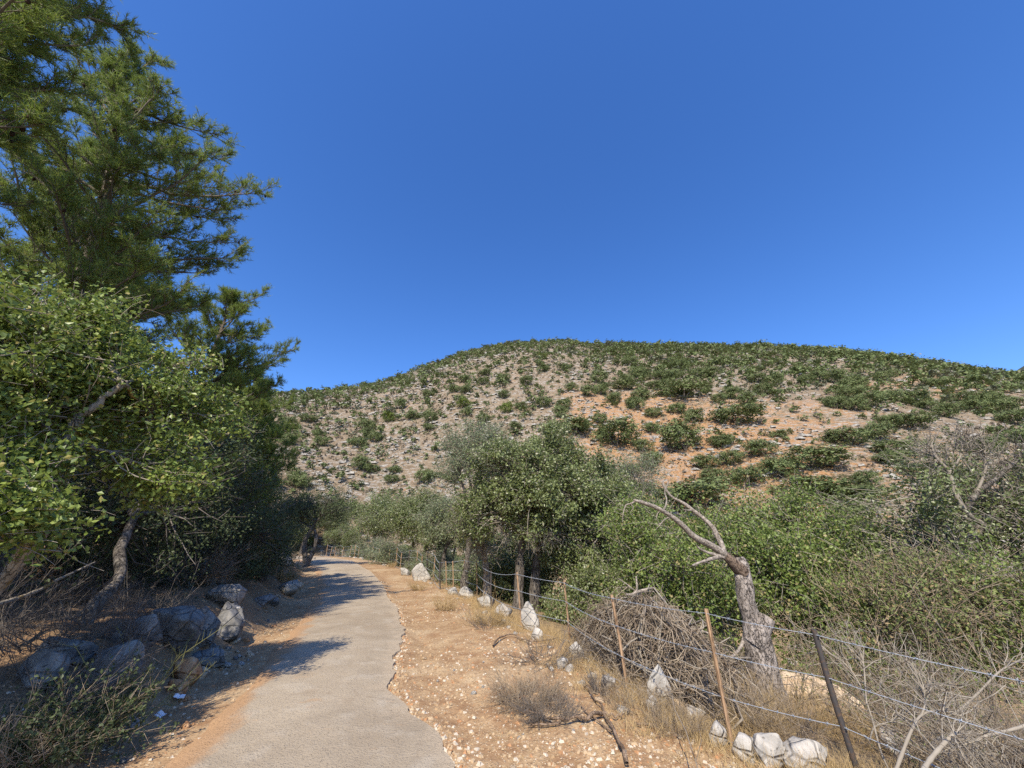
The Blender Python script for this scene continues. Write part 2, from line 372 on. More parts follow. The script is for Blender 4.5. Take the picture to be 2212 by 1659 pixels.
def hill_mat():
    t = NT('hillside'); p = t.pos(); ps = t.scale(p, (1, 1, 2.6)); org = t.attr('orange')
    n1 = t.noise(ps, .22, 5, .62, .3); n2 = t.noise(ps, .9, 5, .65, .5); n3 = t.noise(ps, 3.0, 3, .6); n4 = t.noise(p, .05, 3)
    soil = t.mix(t.ramp(n3, .35, .65), (.33, .175, .08), (.46, .285, .15))
    scrub = t.mix(t.ramp(n2, .35, .65), (.19, .14, .09), (.34, .265, .18))
    col = t.mix(t.ramp(t.math('ADD', n1, t.math('MULTIPLY', t.math('SUBTRACT', org, .5), .55)), .42, .58), scrub, soil)
    rock = t.ramp(t.math('ADD', n2, t.math('MULTIPLY', t.math('SUBTRACT', n1, .5), .5)), .52, .61)
    rc = t.mix(t.ramp(n3, .35, .62), (.22, .205, .185), (.46, .43, .375))
    col = t.mix(t.math('MULTIPLY', rock, .85), col, rc)
    col = t.mix(t.math('MULTIPLY', t.ramp(t.noise(ps, 1.7, 4, .7), .55, .66), .6), col, (.12, .105, .065))
    return t.done(t.surf(col, .95, .1, t.math('ADD', n2, t.math('MULTIPLY', n3, .4)), .9, .8))
M['hill'] = hill_mat()
def far_hill_mat():
    t = NT('far_hill'); n = t.noise(t.pos(), .03, 5)
    return t.done(t.surf(t.mix(t.ramp(n, .4, .6), (.055, .075, .050), (.10, .105, .075)), .95, .1))
M['far_hill'] = far_hill_mat()
def road_mat():
    t = NT('road'); p = t.pos(); e = t.attr('edge_left'); er = t.attr('edge_right')
    big = t.noise(p, .45, 4, .6); med = t.noise(p, 2.4, 5, .6); fine = t.noise(p, 45, 4, .7)
    col = t.mix(t.ramp(big, .36, .64), (.325, .262, .185), (.41, .338, .243))
    col = t.mix(t.math('MULTIPLY', t.ramp(med, .5, .68), .45), col, (.47, .41, .32))
    col = t.mix(t.math('MULTIPLY', t.ramp(t.noise(p, 1.1, 5, .65), .54, .66), .4), col, (.30, .225, .15))
    ag = t.vor(p, 62, 'F1'); sp = t.n('ShaderNodeTexVoronoi'); t.l(p, sp.inputs['Vector']); sp.inputs['Scale'].default_value = 62
    sep = t.n('ShaderNodeSeparateColor'); t.l(sp.outputs['Color'], sep.inputs[0])
    stone = t.math('MULTIPLY', t.math('SUBTRACT', 1.0, t.ramp(ag, .2, .4)), t.math('GREATER_THAN', sep.outputs[0], .62))
    col = t.mix(t.math('MULTIPLY', stone, .7), col, t.mix(sep.outputs[1], (.25, .20, .15), (.60, .52, .42)))
    col = t.mix(t.math('MULTIPLY', t.ramp(fine, .5, .75), .30), col, (.24, .185, .13))
    red = t.ramp(t.math('ADD', e, t.math('MULTIPLY', t.math('SUBTRACT', t.noise(t.scale(p, (1, .45, 1)), 2.1, 5, .65), .5), 1.5)), .55, .95)
    col = t.mix(t.math('MULTIPLY', red, .85), col, t.mix(fine, (.34, .18, .085), (.50, .32, .17)))
    red2 = t.math('MULTIPLY', t.ramp(t.noise(t.scale(p, (1, 2.2, 1)), 1.6, 4, .6), .62, .72), .45)
    col = t.mix(red2, col, (.44, .27, .14))
    cr = t.vor(t.scale(p, (1, .6, 1)), .75, 'DISTANCE_TO_EDGE')
    crk = t.math('MULTIPLY', t.math('SUBTRACT', 1.0, t.ramp(t.math('ADD', cr, t.math('MULTIPLY', t.math('SUBTRACT', t.noise(p, 3.5, 6, .7), .5), .16)), .0, .010)), t.math('MULTIPLY', t.math('MULTIPLY', er, t.ramp(big, .45, .6)), .55))
    col = t.mix(crk, col, (.15, .10, .065))
    col = t.mix(t.math('MULTIPLY', t.ramp(t.math('ADD', er, t.math('MULTIPLY', t.math('SUBTRACT', t.noise(p, 2.6, 5, .65), .5), 1.2)), .72, 1.0), .75), col, t.mix(fine, (.36, .27, .175), (.50, .42, .31)))
    h = t.math('ADD', t.math('MULTIPLY', fine, .8), t.math('ADD', t.math('MULTIPLY', stone, .7), t.math('MULTIPLY', med, 1.6)))
    return t.done(t.surf(col, .93, .12, h, .8, .02))
M['road'] = road_mat()
def set_attr(me, name, vals):
    a = me.attributes.new(name, 'FLOAT', 'POINT'); a.data.foreach_set('value', np.asarray(vals, np.float32).ravel())

# ------------------------------------------------------------------ ground sheet and hill (one polar sheet, cut at a shared ring)
azs = np.unique(np.concatenate([np.arange(-180, -66, 3.0), np.arange(-66, 66.01, .3), np.arange(69, 180.1, 3.0)]))
rs = 0.8 * 1.026 ** np.arange(0, 320); rs = rs[rs < 1350]
kc = int(np.argmin(np.abs(rs - 60)))
def polar(k0, k1):
    rr = rs[k0:k1 + 1]; A, Rg = np.meshgrid(np.radians(azs), rr, indexing='ij')
    x, y = np.sin(A) * Rg, np.cos(A) * Rg; z = ground_z(x, y)
    V = np.stack([x, y, z], -1).reshape(-1, 3); na, nr = len(azs), len(rr)
    i = np.arange(na - 1)[:, None] * nr + np.arange(nr - 1)[None]
    q = np.stack([i, i + 1, i + nr + 1, i + nr], -1).reshape(-1, 4)
    return V, q[:, ::-1], na, nr
V, q, na, nr = polar(0, kc)
g = Geo(); V2 = np.vstack([V, [[0, 0, gz(0, 0)]]])
g.add(V2, q, np.array([[i * nr, (i + 1) * nr, len(V)] for i in range(na - 1)]))
me = build_mesh('ground', g, M['ground'])
x, y = V2[:, 0], V2[:, 1]
set_attr(me, 'bank', sst(.5, 1.6, xl(y) - x + .5 * fbm(x, y, o=2, s=3)) * .9)
set_attr(me, 'beyond', sst(-.1, 1.2, x - xf(y) + .5 * fbm(x * 1.2, y * 1.2, o=2, s=4)))
kind(obj('ground', me, None), 'structure')
V, q, na, nr = polar(kc, len(rs) - 1)
g = Geo(); g.add(V, q); me = build_mesh('hillside', g, M['hill'])
def orange_at(x, y):
    az = np.degrees(np.arctan2(x, y)); r = np.hypot(x, y); _, rr, r0, _ = hill_par(az); s = (r - r0) / (rr - r0)
    o = .14 + .56 * np.exp(-((az - 30) / 16) ** 2 - ((s - .16) / .13) ** 2) + .4 * np.exp(-((az - 17) / 9) ** 2 - ((s - .22) / .10) ** 2) + .4 * np.exp(-((az - 52) / 7) ** 2 - ((s - .42) / .1) ** 2) + .15 * np.exp(-((az - 8) / 10) ** 2 - ((s - .8) / .2) ** 2)
    return np.clip(o + .35 * fbm(x / 18, y / 18, o=3, s=77), 0, 1.2)
set_attr(me, 'orange', orange_at(V[:, 0], V[:, 1]))
kind(obj('hillside', me, None), 'structure')
# a far ridge shows at the right end of the hill
g = Geo(); a = np.radians(np.arange(40, 90.1, 1.0)); prof = np.interp(np.degrees(a), [40, 53, 56.5, 60, 66, 75, 90], [4, 13.6, 15.6, 17, 18, 16, 8]) + .35 * fbm(np.degrees(a) / 3, 0 * a, o=3, s=8)
VV = []
for rr_, hh in ((800, 0.0), (930, .55), (1080, 1.0), (1230, .6), (1330, 0)):
    rad = np.full_like(a, rr_); VV.append(np.stack([np.sin(a) * rad, np.cos(a) * rad, -60 + hh * (1080 * np.tan(np.radians(prof)) + 60)], -1))
nA = len(a); VV = np.concatenate(VV); i = np.arange(4)[:, None] * nA + np.arange(nA - 1)[None]
g.add(VV, np.stack([i, i + nA, i + nA + 1, i + 1], -1).reshape(-1, 4)[:, ::-1])
kind(obj('distant_hill', g, M['far_hill']), 'structure')

# ------------------------------------------------------------------ the road: a thin slab with a broken right edge
ys = np.concatenate([np.linspace(-12, 3, 40), np.linspace(3.05, 16, 330), np.linspace(16.2, 60, 170)])
left = np.stack([xl(ys), ys], 1); right = np.stack([xr(ys), ys], 1)
def rag(y):                                         # bites out of the right edge
    b = .16 * fbm(y * .9, 0 * y + 3.3, o=4, s=41) + .09 * fbm(y * 2.7, 0 * y, o=5, s=43)
    b -= .36 * np.exp(-((y - 9.15) / .55) ** 2) * 0 + .20 * np.exp(-((y - 6.2) / .5) ** 2) - .16 * np.exp(-((y - 10.0) / .6) ** 2)
    return b
amp = sst(-2, 2, ys) * (1 - .6 * sst(12, 20, ys))
right[:, 0] += rag(ys) * amp; left[:, 0] += .12 * fbm(ys * 1.4, 0 * ys + 7, o=3, s=44)
nx = 26; tt = np.linspace(0, 1, nx)
P = left[:, None] * (1 - tt)[None, :, None] + right[:, None] * tt[None, :, None]
zz = rise(P[..., 1]) + .035 + .02 * np.sin(tt * np.pi)[None] + .012 * fbm(P[..., 0] * 1.5, P[..., 1] * 1.5, o=3, s=51)
zz -= .035 * sst(.06, 0, tt)[None] * 1.0
lip = P[:, -1] + np.stack([.012 + .02 * (vnoise(ys * 14, 0 * ys, s=60) + 1), 0 * ys], 1)
top = np.concatenate([P, zz[..., None]], -1)
low = np.concatenate([lip, (rise(ys) - .12)[:, None]], -1)[:, None]
lowl = np.concatenate([P[:, 0] + V3(-.25, 0), (rise(ys) - .06)[:, None]], -1)[:, None]
G3 = np.concatenate([lowl, top, low], 1); n1, n2 = G3.shape[:2]
i = np.arange(n1 - 1)[:, None] * n2 + np.arange(n2 - 1)[None]
g = Geo(); g.add(G3, np.stack([i, i + n2, i + n2 + 1, i + 1], -1).reshape(-1, 4)[:, ::-1])
me = build_mesh('road', g, M['road'], False)
tx = np.broadcast_to(np.concatenate([[0], tt, [1]])[None], (n1, n2))
set_attr(me, 'edge_left', np.clip(1.15 - tx * 3.4, 0, 1)); set_attr(me, 'edge_right', np.clip((tx - .55) / .45, 0, 1))
kind(obj('road', me, None), 'structure')
TOPB = np.array([right[:, 1], right[:, 0]])

# ------------------------------------------------------------------ rocks
def ico(sub):
    import bmesh
    bm = bmesh.new(); bmesh.ops.create_icosphere(bm, subdivisions=sub, radius=1)
    bm.verts.ensure_lookup_table(); v = np.array([x.co[:] for x in bm.verts]); f = np.array([[q.index for q in p.verts] for p in bm.faces]); bm.free()
    return v, f
ICO = {k: ico(k) for k in (1, 2, 3, 4)}
def rock_geo(rng, sub=3, cuts=9, rough=.10, keep=(.36, .74)):
    v, f = ICO[sub]; v = v.copy(); s0 = int(rng.integers(1000)); v = v * (1 + .28 * fbm(v[:, 0] * 1.3 + 4, v[:, 1] * 1.3, v[:, 2] * 1.3, o=2, s=s0))[:, None]
    for _ in range(cuts):
        n = unit(rng.normal(size=3)); d = rng.uniform(*keep); e = v @ n - d
        v = v - np.where(e > 0, e, 0)[:, None] * n * .93
    s = rng.integers(1000)
    nz = fbm(v[:, 0] * 1.8 + 9, v[:, 1] * 1.8, v[:, 2] * 1.8, o=4, s=int(s))
    v = v * (1 + rough * 1.5 * nz + .05 * fbm(v[:, 0] * 6, v[:, 1] * 6, v[:, 2] * 6, o=3, s=int(s) + 7))[:, None]
    return v, f
def rock(u, v, w, h, d, mat, label, seed, rz=0., sink=.34, group=None, tilt=0., sub=4, name='rock', cuts=22, cat='rock'):
    """w, h in pixels of the 2212 frame at the spot where the rock's foot stands; d = depth as a share of the width"""
    rng = np.random.default_rng(seed); p = on_ground(u, v)
    dep = p[1] * math.cos(PITCH) + (p[2] - EYE) * math.sin(PITCH); m = dep / FOC
    vv, f = rock_geo(rng, sub, cuts)
    vv = vv / (vv.max(0) - vv.min(0)) ; W, Hh = w * m, h * m / math.cos(PITCH * .5)
    vv = vv * V3(W, W * d, Hh * (1 + sink)); ct, st_ = math.cos(tilt), math.sin(tilt)
    vv = vv @ np.array([[ct, 0, st_], [0, 1, 0], [-st_, 0, ct]]).T
    vv[:, 2] += -vv[:, 2].min() - Hh * sink
    g = Geo(); g.add(vv, f)
    o = obj(name, g, M[mat], None, True, (p[0], p[1] + W * d * .4, p[2])); o.rotation_euler[2] = rz
    return tag(o, label, cat, group)
exec_rocks = [
 # u, v(foot), width, height, depth, material, label
 (472, 1372, 76, 62, .8, 'grey_rock', 'block shaped grey boulder with a sunlit pale top at the end of the rocky bank'),
 (503, 1362, 26, 42, .9, 'grey_rock', 'narrow upright grey stone leaning against the block shaped boulder on the bank'),
 (412, 1385, 84, 62, .8, 'grey_rock', 'rounded dark grey boulder beside the sunlit block shaped boulder'),
 (345, 1400, 110, 66, .8, 'grey_rock', 'wide grey boulder behind bare dark twigs on the left bank'),
 (268, 1398, 90, 56, .7, 'grey_rock', 'low grey boulder at the shaded end of the row on the left bank'),
 (470, 1304, 72, 36, .9, 'grey_rock', 'grey weathered rock hump on the orange earth above the boulder row'),
 (485, 1330, 40, 18, .8, 'limestone', 'small cracked pale rock on top of the sunlit block shaped boulder'),
 (205, 1492, 115, 84, .8, 'grey_rock', 'large dark squarish boulder in shade beside the leaning trunk'),
 (60, 1485, 90, 66, .8, 'grey_rock', 'dark boulder in deep shade left of the leaning trunk'),
 (110, 1430, 100, 34, .8, 'grey_rock', 'flat pale topped rock lying behind the leaning trunk'),
 (383, 1478, 66, 46, .7, 'rust_rock', 'brown and cream boulder in the shade near the road edge'),
 (372, 1504, 54, 28, .7, 'rust_rock', 'rust red rock lying below the brown and cream boulder'),
 (425, 1466, 26, 18, .7, 'ochre_rock', 'small ochre stone in the shade between boulder and road'),
 (440, 1440, 76, 28, .8, 'grey_rock', 'low bluish grey rock in shade under the sunlit stone heap'),
 (262, 1592, 44, 32, .9, 'limestone', 'pale stone at the foot of the green shrub near the lower corner'),
 (225, 1612, 54, 30, .8, 'grey_rock', 'dark stone half buried beside the pale stone near the green shrub'),
 (118, 1645, 34, 46, .8, 'limestone', 'white faced stone standing in dry grass at the lower left corner'),
 (560, 1308, 44, 20, .8, 'grey_rock', 'grey stone pair, larger one, on the earth bank beyond the boulders'),
 (585, 1306, 28, 17, .8, 'grey_rock', 'grey stone pair, smaller one, on the earth bank beyond the boulders'),
 (612, 1282, 46, 22, .8, 'limestone', 'pale rock in the sunny gap beside the far road bend'),
 (640, 1276, 20, 16, .8, 'ochre_rock', 'orange stone beside the pale rock near the far bend'),
 (597, 1222, 42, 26, .9, 'grey_rock', 'dark rock behind the shaded roadside oak'),
 (1147, 1364, 38, 56, .7, 'limestone', 'upright pale limestone slab leaning beside the wooden stake under the oak'),
 (1160, 1385, 32, 24, .8, 'limestone', 'low stone at the foot of the upright limestone slab'),
 (1085, 1335, 46, 24, .8, 'limestone', 'grey stone in the fence line under the twin trunk oak'),
 (1050, 1315, 40, 24, .8, 'limestone', 'grey white stone in the fence line left of the iron post'),
 (1005, 1290, 40, 20, .8, 'limestone', 'pale stone under the fence near the four slim stakes'),
 (976, 1284, 26, 15, .8, 'limestone', 'small pale stone under the fence left of the four slim stakes'),
 (901, 1254, 40, 34, .8, 'limestone', 'big pale boulder standing under the far fence'),
 (873, 1244, 22, 16, .8, 'limestone', 'pale boulder behind the big one under the far fence'),
 (1245, 1420, 30, 26, .8, 'limestone', 'white stone before the brush pile beside the second wooden stake'),
 (1217, 1446, 32, 16, .8, 'limestone', 'flat white stone on the gravel in front of the brush pile'),
 (1193, 1450, 10, 8, .9, 'limestone', 'round white pebble shining on the gravel before the brush pile'),
 (1325, 1450, 44, 22, .8, 'limestone', 'white stone at the foot of the third wooden stake'),
 (1318, 1490, 36, 20, .8, 'limestone', 'low white stone in dry grass left of the third wooden stake'),
 (1432, 1528, 62, 72, .65, 'limestone', 'pointed white limestone standing upright before the brush pile'),
 (1412, 1536, 24, 26, .8, 'limestone', 'small grey stone leaning on the pointed white limestone'),
 (1493, 1516, 40, 28, .8, 'rust_rock', 'orange rock beside the pointed white limestone'),
 (1470, 1532, 26, 16, .8, 'ochre_rock', 'ochre stone between the pointed limestone and the orange rock'),
 (1535, 1545, 44, 30, .8, 'limestone', 'pale stone behind the leaning wooden stake'),
 (1505, 1555, 50, 22, .8, 'limestone', 'flat pale stone in the dry grass left of the leaning stake'),
 (1562, 1618, 42, 40, .8, 'limestone', 'split white stone at the foot of the nearest wooden stake'),
 (1625, 1652, 58, 44, .8, 'limestone', 'white pointed stone at the bottom edge right of the nearest stake'),
 (1682, 1668, 84, 62, .7, 'limestone', 'tall white wedge of limestone at the bottom edge'),
 (1768, 1678, 120, 46, .7, 'limestone', 'broad grey limestone hump beside the dark iron post'),
 (1790, 1560, 165, 70, .9, 'ochre_rock', 'broad tan rock ledge behind the dark iron post'),
 (1700, 1520, 60, 28, .8, 'grey_rock', 'grey rock at the foot of the dead trunk'),
 (1915, 1545, 60, 44, .8, 'limestone', 'pale stone on the slope right of the dark iron post'),
 (1965, 1600, 90, 50, .8, 'ochre_rock', 'tan stone among dry twigs right of the dark iron post'),
 (2075, 1590, 110, 60, .8, 'grey_rock', 'grey brown rock among twigs near the right edge'),
 (2130, 1650, 120, 60, .8, 'limestone', 'pale rock in the lower right corner'),
]
for k, (u, v, w, h, d, m, lab) in enumerate(exec_rocks):
    rock(u, v, w, h, d, m, lab, 100 + k, rz=((k * 37) % 50 - 25) / 40.0, tilt=((k * 53) % 40 - 20) / 90.0, sub=4 if w > 70 else 3)
# loose stones: a heap on the left verge, scattered ones along both edges
rng = np.random.default_rng(5)
stone_meshes = {}
for m in ('limestone', 'ochre_rock', 'grey_rock', 'rust_rock'):
    stone_meshes[m] = []
    for k in range(3):
        v, f = rock_geo(rng, 2, 8); g = Geo(); g.add(v * V3(.5, .42, .32), f); stone_meshes[m].append(build_mesh('stone', g, M[m]))
def stone(p, size, m, label, group):
    o = obj('stone', stone_meshes[m][int(rng.integers(3))], None, None, True, (p[0], p[1], p[2] + size * .06))
    o.rotation_euler = (rng.uniform(-.4, .4), rng.uniform(-.4, .4), rng.uniform(0, 6.28)); s = size * rng.uniform(.85, 1.15)
    o.scale = (s, s, s * rng.uniform(.8, 1.2)); w_ = {'limestone': 'white', 'ochre_rock': 'ochre', 'grey_rock': 'grey', 'rust_rock': 'rust red'}[m]; return tag(o, f'{w_} {label}', 'stone', f'{w_} {group}')
for k in range(26):
    u, v = rng.normal(486, 30), rng.normal(1412, 18)
    p = on_ground(u, v); stone(p, rng.uniform(.08, .26), ['ochre_rock', 'limestone', 'grey_rock', 'ochre_rock', 'rust_rock'][k % 5], 'loose stone in the heap at the foot of the boulder row', 'stones in the heap below the boulders')
for k in range(40):
    y = rng.uniform(3.6, 17); p = V3(xl(y) - rng.uniform(.25, 1.3), y, 0); p[2] = gz(p[0], p[1])
    stone(p, rng.uniform(.05, .17), ['ochre_rock', 'limestone', 'grey_rock', 'rust_rock'][k % 4], 'small loose stone on the orange earth left of the road', 'stones on the left verge')
for k in range(60):
    y = rng.uniform(18, 52) if k < 26 else rng.uniform(4.2, 18); p = V3(xf(y) - rng.uniform(-.1, .7) ** 1.0, y, 0); p[2] = gz(p[0], p[1])
    stone(p, rng.uniform(.15, .42) if y > 18 else rng.uniform(.07, .24), ['limestone', 'limestone', 'ochre_rock'][k % 3], ('stone lying at the foot of the far fence beyond the big oak' if y > 18 else 'stone lying at the foot of the near fence'), ('stones along the far fence' if y > 18 else 'stones along the near fence'))
for k in range(44):
    y = rng.uniform(3.9, 9); a = rng.uniform(.12, .92); p = V3(xr(y) * (1 - a) + xf(y) * a, y, 0); p[2] = gz(p[0], p[1])
    stone(p, rng.uniform(.035, .085), ['ochre_rock', 'limestone', 'ochre_rock'][k % 3], 'fist sized stone on the gravel between road and fence', 'stones on the gravel verge')
p = on_ground(378, 1512)
def scrap(u, v, s, rz, label):
    p = on_ground(u, v); g = Geo(); n = 7; A, B = np.meshgrid(np.linspace(-.5, .5, n), np.linspace(-.3, .3, n), indexing='ij')
    zz = .10 * vnoise(A * 5, B * 5, s=int(s * 100)) + .12 * np.abs(A)
    T = np.stack([A * s, B * s, zz * s + .06], -1).reshape(-1, 3); i = np.arange(n - 1)[:, None] * n + np.arange(n - 1)[None]; qd = np.stack([i, i + n, i + n + 1, i + 1], -1).reshape(-1, 4)
    g.add(np.vstack([T, T - V3(0, 0, .004)]), qd, qd[:, ::-1] + n * n)
    o = obj('plastic_scrap', g, M['plastic'], None, False, p); o.rotation_euler = (.3, .2, rz); tag(o, label, 'litter')
scrap(382, 1516, .11, .5, 'white crumpled plastic scrap below the rust red rock')
scrap(345, 1556, .10, -.2, 'pale bluish plastic scrap on the shaded earth by the road')

# ------------------------------------------------------------------ gravel and dry litter (uncountable)
def scatter_gravel(name, n, zone, smin, smax, seed):
    rng = np.random.default_rng(seed); v, f = ICO[1]
    y = 3.2 + (rng.uniform(0, 1, n) ** 2.4) * 19; x = zone(y, rng); kk = fbm(x * .9, y * .9, o=3, s=seed) + .25 * rng.normal(size=n) > -.12; x, y = x[kk], y[kk]; n = len(x); z = ground_z(x, y)
    s = smin + (smax - smin) * rng.uniform(0, 1, n) ** 3.4
    vv = v[None] * (1 + .35 * rng.normal(size=(n, 12 if len(v) == 12 else len(v), 1)))
    # a tetra-like pebble from eight points keeps it light
    base = np.array([[-1, -.7, -.3], [1, -.6, -.3], [.8, .8, -.3], [-.7, .9, -.3], [-.5, -.4, .5], [.6, -.3, .6], [.4, .5, .45], [-.4, .5, .6]], float)
    fq = np.array([[0, 1, 5, 4], [1, 2, 6, 5], [2, 3, 7, 6], [3, 0, 4, 7], [4, 5, 6, 7]])
    B = base[None] * (1 + .22 * rng.normal(size=(n, 8, 1)))
    a = rng.uniform(0, 6.28, n); c, sn = np.cos(a)[:, None], np.sin(a)[:, None]
    X = (B[..., 0] * c - B[..., 1] * sn) * s[:, None] + x[:, None]; Y = (B[..., 0] * sn + B[..., 1] * c) * s[:, None] + y[:, None]; Z = B[..., 2] * s[:, None] * .9 + z[:, None] + .15 * s[:, None]
    g = Geo(); g.add(np.stack([X, Y, Z], -1), (np.arange(n)[:, None, None] * 8 + fq[None]).reshape(-1, 4))
    o = obj(name, g, M['gravel'], None, False); kind(o, 'stuff'); return o
def zr_(y, rng): a = rng.uniform(0, 1, len(y)); return (xr(y) + .02) * (1 - a) + (xf(y) + .2) * a
def zl_(y, rng): return xl(y) + .25 - rng.uniform(0, 1, len(y)) ** .8 * 2.0
tag(scatter_gravel('gravel', 17000, zr_, .004, .027, 11), 'pale gravel covering the verge between road and fence', 'gravel')
o = scatter_gravel('gravel', 7000, zl_, .004, .024, 12); tag(o, 'gravel and crumbs on the shaded orange verge left of the road', 'gravel')
def ze_(y, rng): return np.interp(y, ys, right[:, 0]) + rng.normal(.03, .09, len(y))
o = scatter_gravel('edge_rubble', 3200, ze_, .006, .034, 14); tag(o, 'crumbled grit lying along the broken right edge of the road', 'gravel')
# dry grass and straw
def grass(name, pts, hgt, n_per, mat, seed, spread=.05, lean=.6, w=.004):
    rng = np.random.default_rng(seed); n = len(pts) * n_per
    B = np.repeat(pts, n_per, 0) + np.concatenate([rng.normal(0, spread, (n, 2)), np.zeros((n, 1))], 1)
    B[:, 2] = ground_z(B[:, 0], B[:, 1]) - .005
    D = unit(np.concatenate([rng.normal(0, lean, (n, 2)), np.ones((n, 1))], 1)); L = hgt * rng.uniform(.4, 1.2, n)
    g = Geo(); g.spikes(B, B + D * L[:, None], w, rng); return obj(name, g, M[mat], None, False)
rng = np.random.default_rng(8)
n = 900; y = 3.8 + rng.uniform(0, 1, n) ** 1.5 * 18; x = xf(y) + rng.normal(.1, .38, n)
tag(kind(grass('dry_grass', np.stack([x, y, 0 * x], 1), .24, 26, 'straw', 1, .07), 'stuff'), 'dry straw coloured grass tangled along the foot of the fence', 'grass')
n = 2600; y = 3.6 + rng.uniform(0, 1, n) ** 1.6 * 14; a = rng.uniform(.08, 1, n); x = xr(y) * (1 - a) + xf(y) * a; k = fbm(x * 1.1, y * 1.1, o=2, s=71) > -.05
tag(kind(grass('straw_litter', np.stack([x, y, 0 * x], 1)[k], .05, 9, 'straw', 2, .09, 3.0, .004), 'stuff'), 'flattened straw and leaf litter on the gravel verge', 'litter')
n = 1500; y = 3.4 + rng.uniform(0, 1, n) * 18; x = xl(y) - .35 - rng.uniform(0, 1, n) * 3.2
tag(kind(grass('leaf_litter', np.stack([x, y, 0 * x], 1), .07, 12, 'brown_twig', 3, .12, 2.5, .006), 'stuff'), 'brown needles and dead stems littering the left bank', 'litter')

# ------------------------------------------------------------------ shrubs made of twigs
def arcs(rng, n, base_r, L, up, bend, k=5, jitter=.08, center=V3(0, 0, 0), droop=0.):
    a = rng.uniform(0, 6.28, n); rr = base_r * np.sqrt(rng.uniform(0, 1, n))
    B = center + np.stack([rr * np.cos(a), rr * np.sin(a), 0 * a], 1)
    d = unit(np.stack([np.cos(a + rng.normal(0, .6, n)), np.sin(a + rng.normal(0, .6, n)), up * rng.uniform(.4, 1.6, n)], 1))
    le = L * rng.uniform(.45, 1.15, n); t = np.linspace(0, 1, k)
    side = rng.normal(0, bend, (n, 3)); P = B[:, None] + d[:, None] * (le[:, None] * t)[..., None] + side[:, None] * (t ** 2)[None, :, None] * le[:, None, None]
    P[..., 2] -= droop * (le[:, None] * t ** 2)
    P = P + rng.normal(0, jitter, P.shape) * le[:, None, None] * t[None, :, None] * .5
    return P
def sub_twigs(rng, P, per, L, up=.3, k=2, jit=.15):
    n, kk, _ = P.shape; m = n * per
    i = rng.integers(0, n, m); f = rng.uniform(.3, 1, m) * (kk - 1); j = np.minimum(f.astype(int), kk - 2); fr = (f - j)[:, None]
    B = P[i, j] * (1 - fr) + P[i, j + 1] * fr
    d = unit(unit(P[i, j + 1] - P[i, j]) + rng.normal(0, .75, (m, 3)) + V3(0, 0, up)); le = L * rng.uniform(.4, 1.2, m); t = np.linspace(0, 1, k)
    Q = B[:, None] + d[:, None] * (le[:, None] * t)[..., None]; Q = Q + rng.normal(0, jit, Q.shape) * (le[:, None] * t)[..., None]
    return Q
def taper(P, r0, r1, rng=None):
    n, k, _ = P.shape; R = np.linspace(r0, r1, k)[None].repeat(n, 0)
    return R if rng is None else R * rng.uniform(.6, 1.3, (n, 1))
def twig_shrub(name, label, loc, seed, n, base_r, L, up, bend, r0, per, subL, mat, leafmat=None, nleaf=0, leafL=.03, group=None, droop=0., cat='shrub', center=None):
    rng = np.random.default_rng(seed); P = arcs(rng, n, base_r, L, up, bend, droop=droop)
    Q = sub_twigs(rng, P, per, subL); g = Geo(); g.tubes(P, taper(P, r0, r0 * .35, rng), 3); g.tubes(Q, taper(Q, r0 * .45, r0 * .2, rng), 3)
    if leafmat:
        t = thing(name, label, cat, loc, 0, group); obj('stems', g, M[mat], t)
        i = rng.integers(0, len(Q), nleaf); C = Q[i, rng.integers(0, 2, nleaf)] + rng.normal(0, .015, (nleaf, 3))
        h = Geo(); h.leaves(C, rng.normal(size=(nleaf, 3)) + V3(0, 0, .6), rng.normal(size=(nleaf, 3)), leafL * rng.uniform(.6, 1.3, nleaf), leafL * .6); obj('foliage', h, M[leafmat], t, False)
        return t
    o = obj(name, g, M[mat], None, True, loc); return tag(o, label, cat, group)

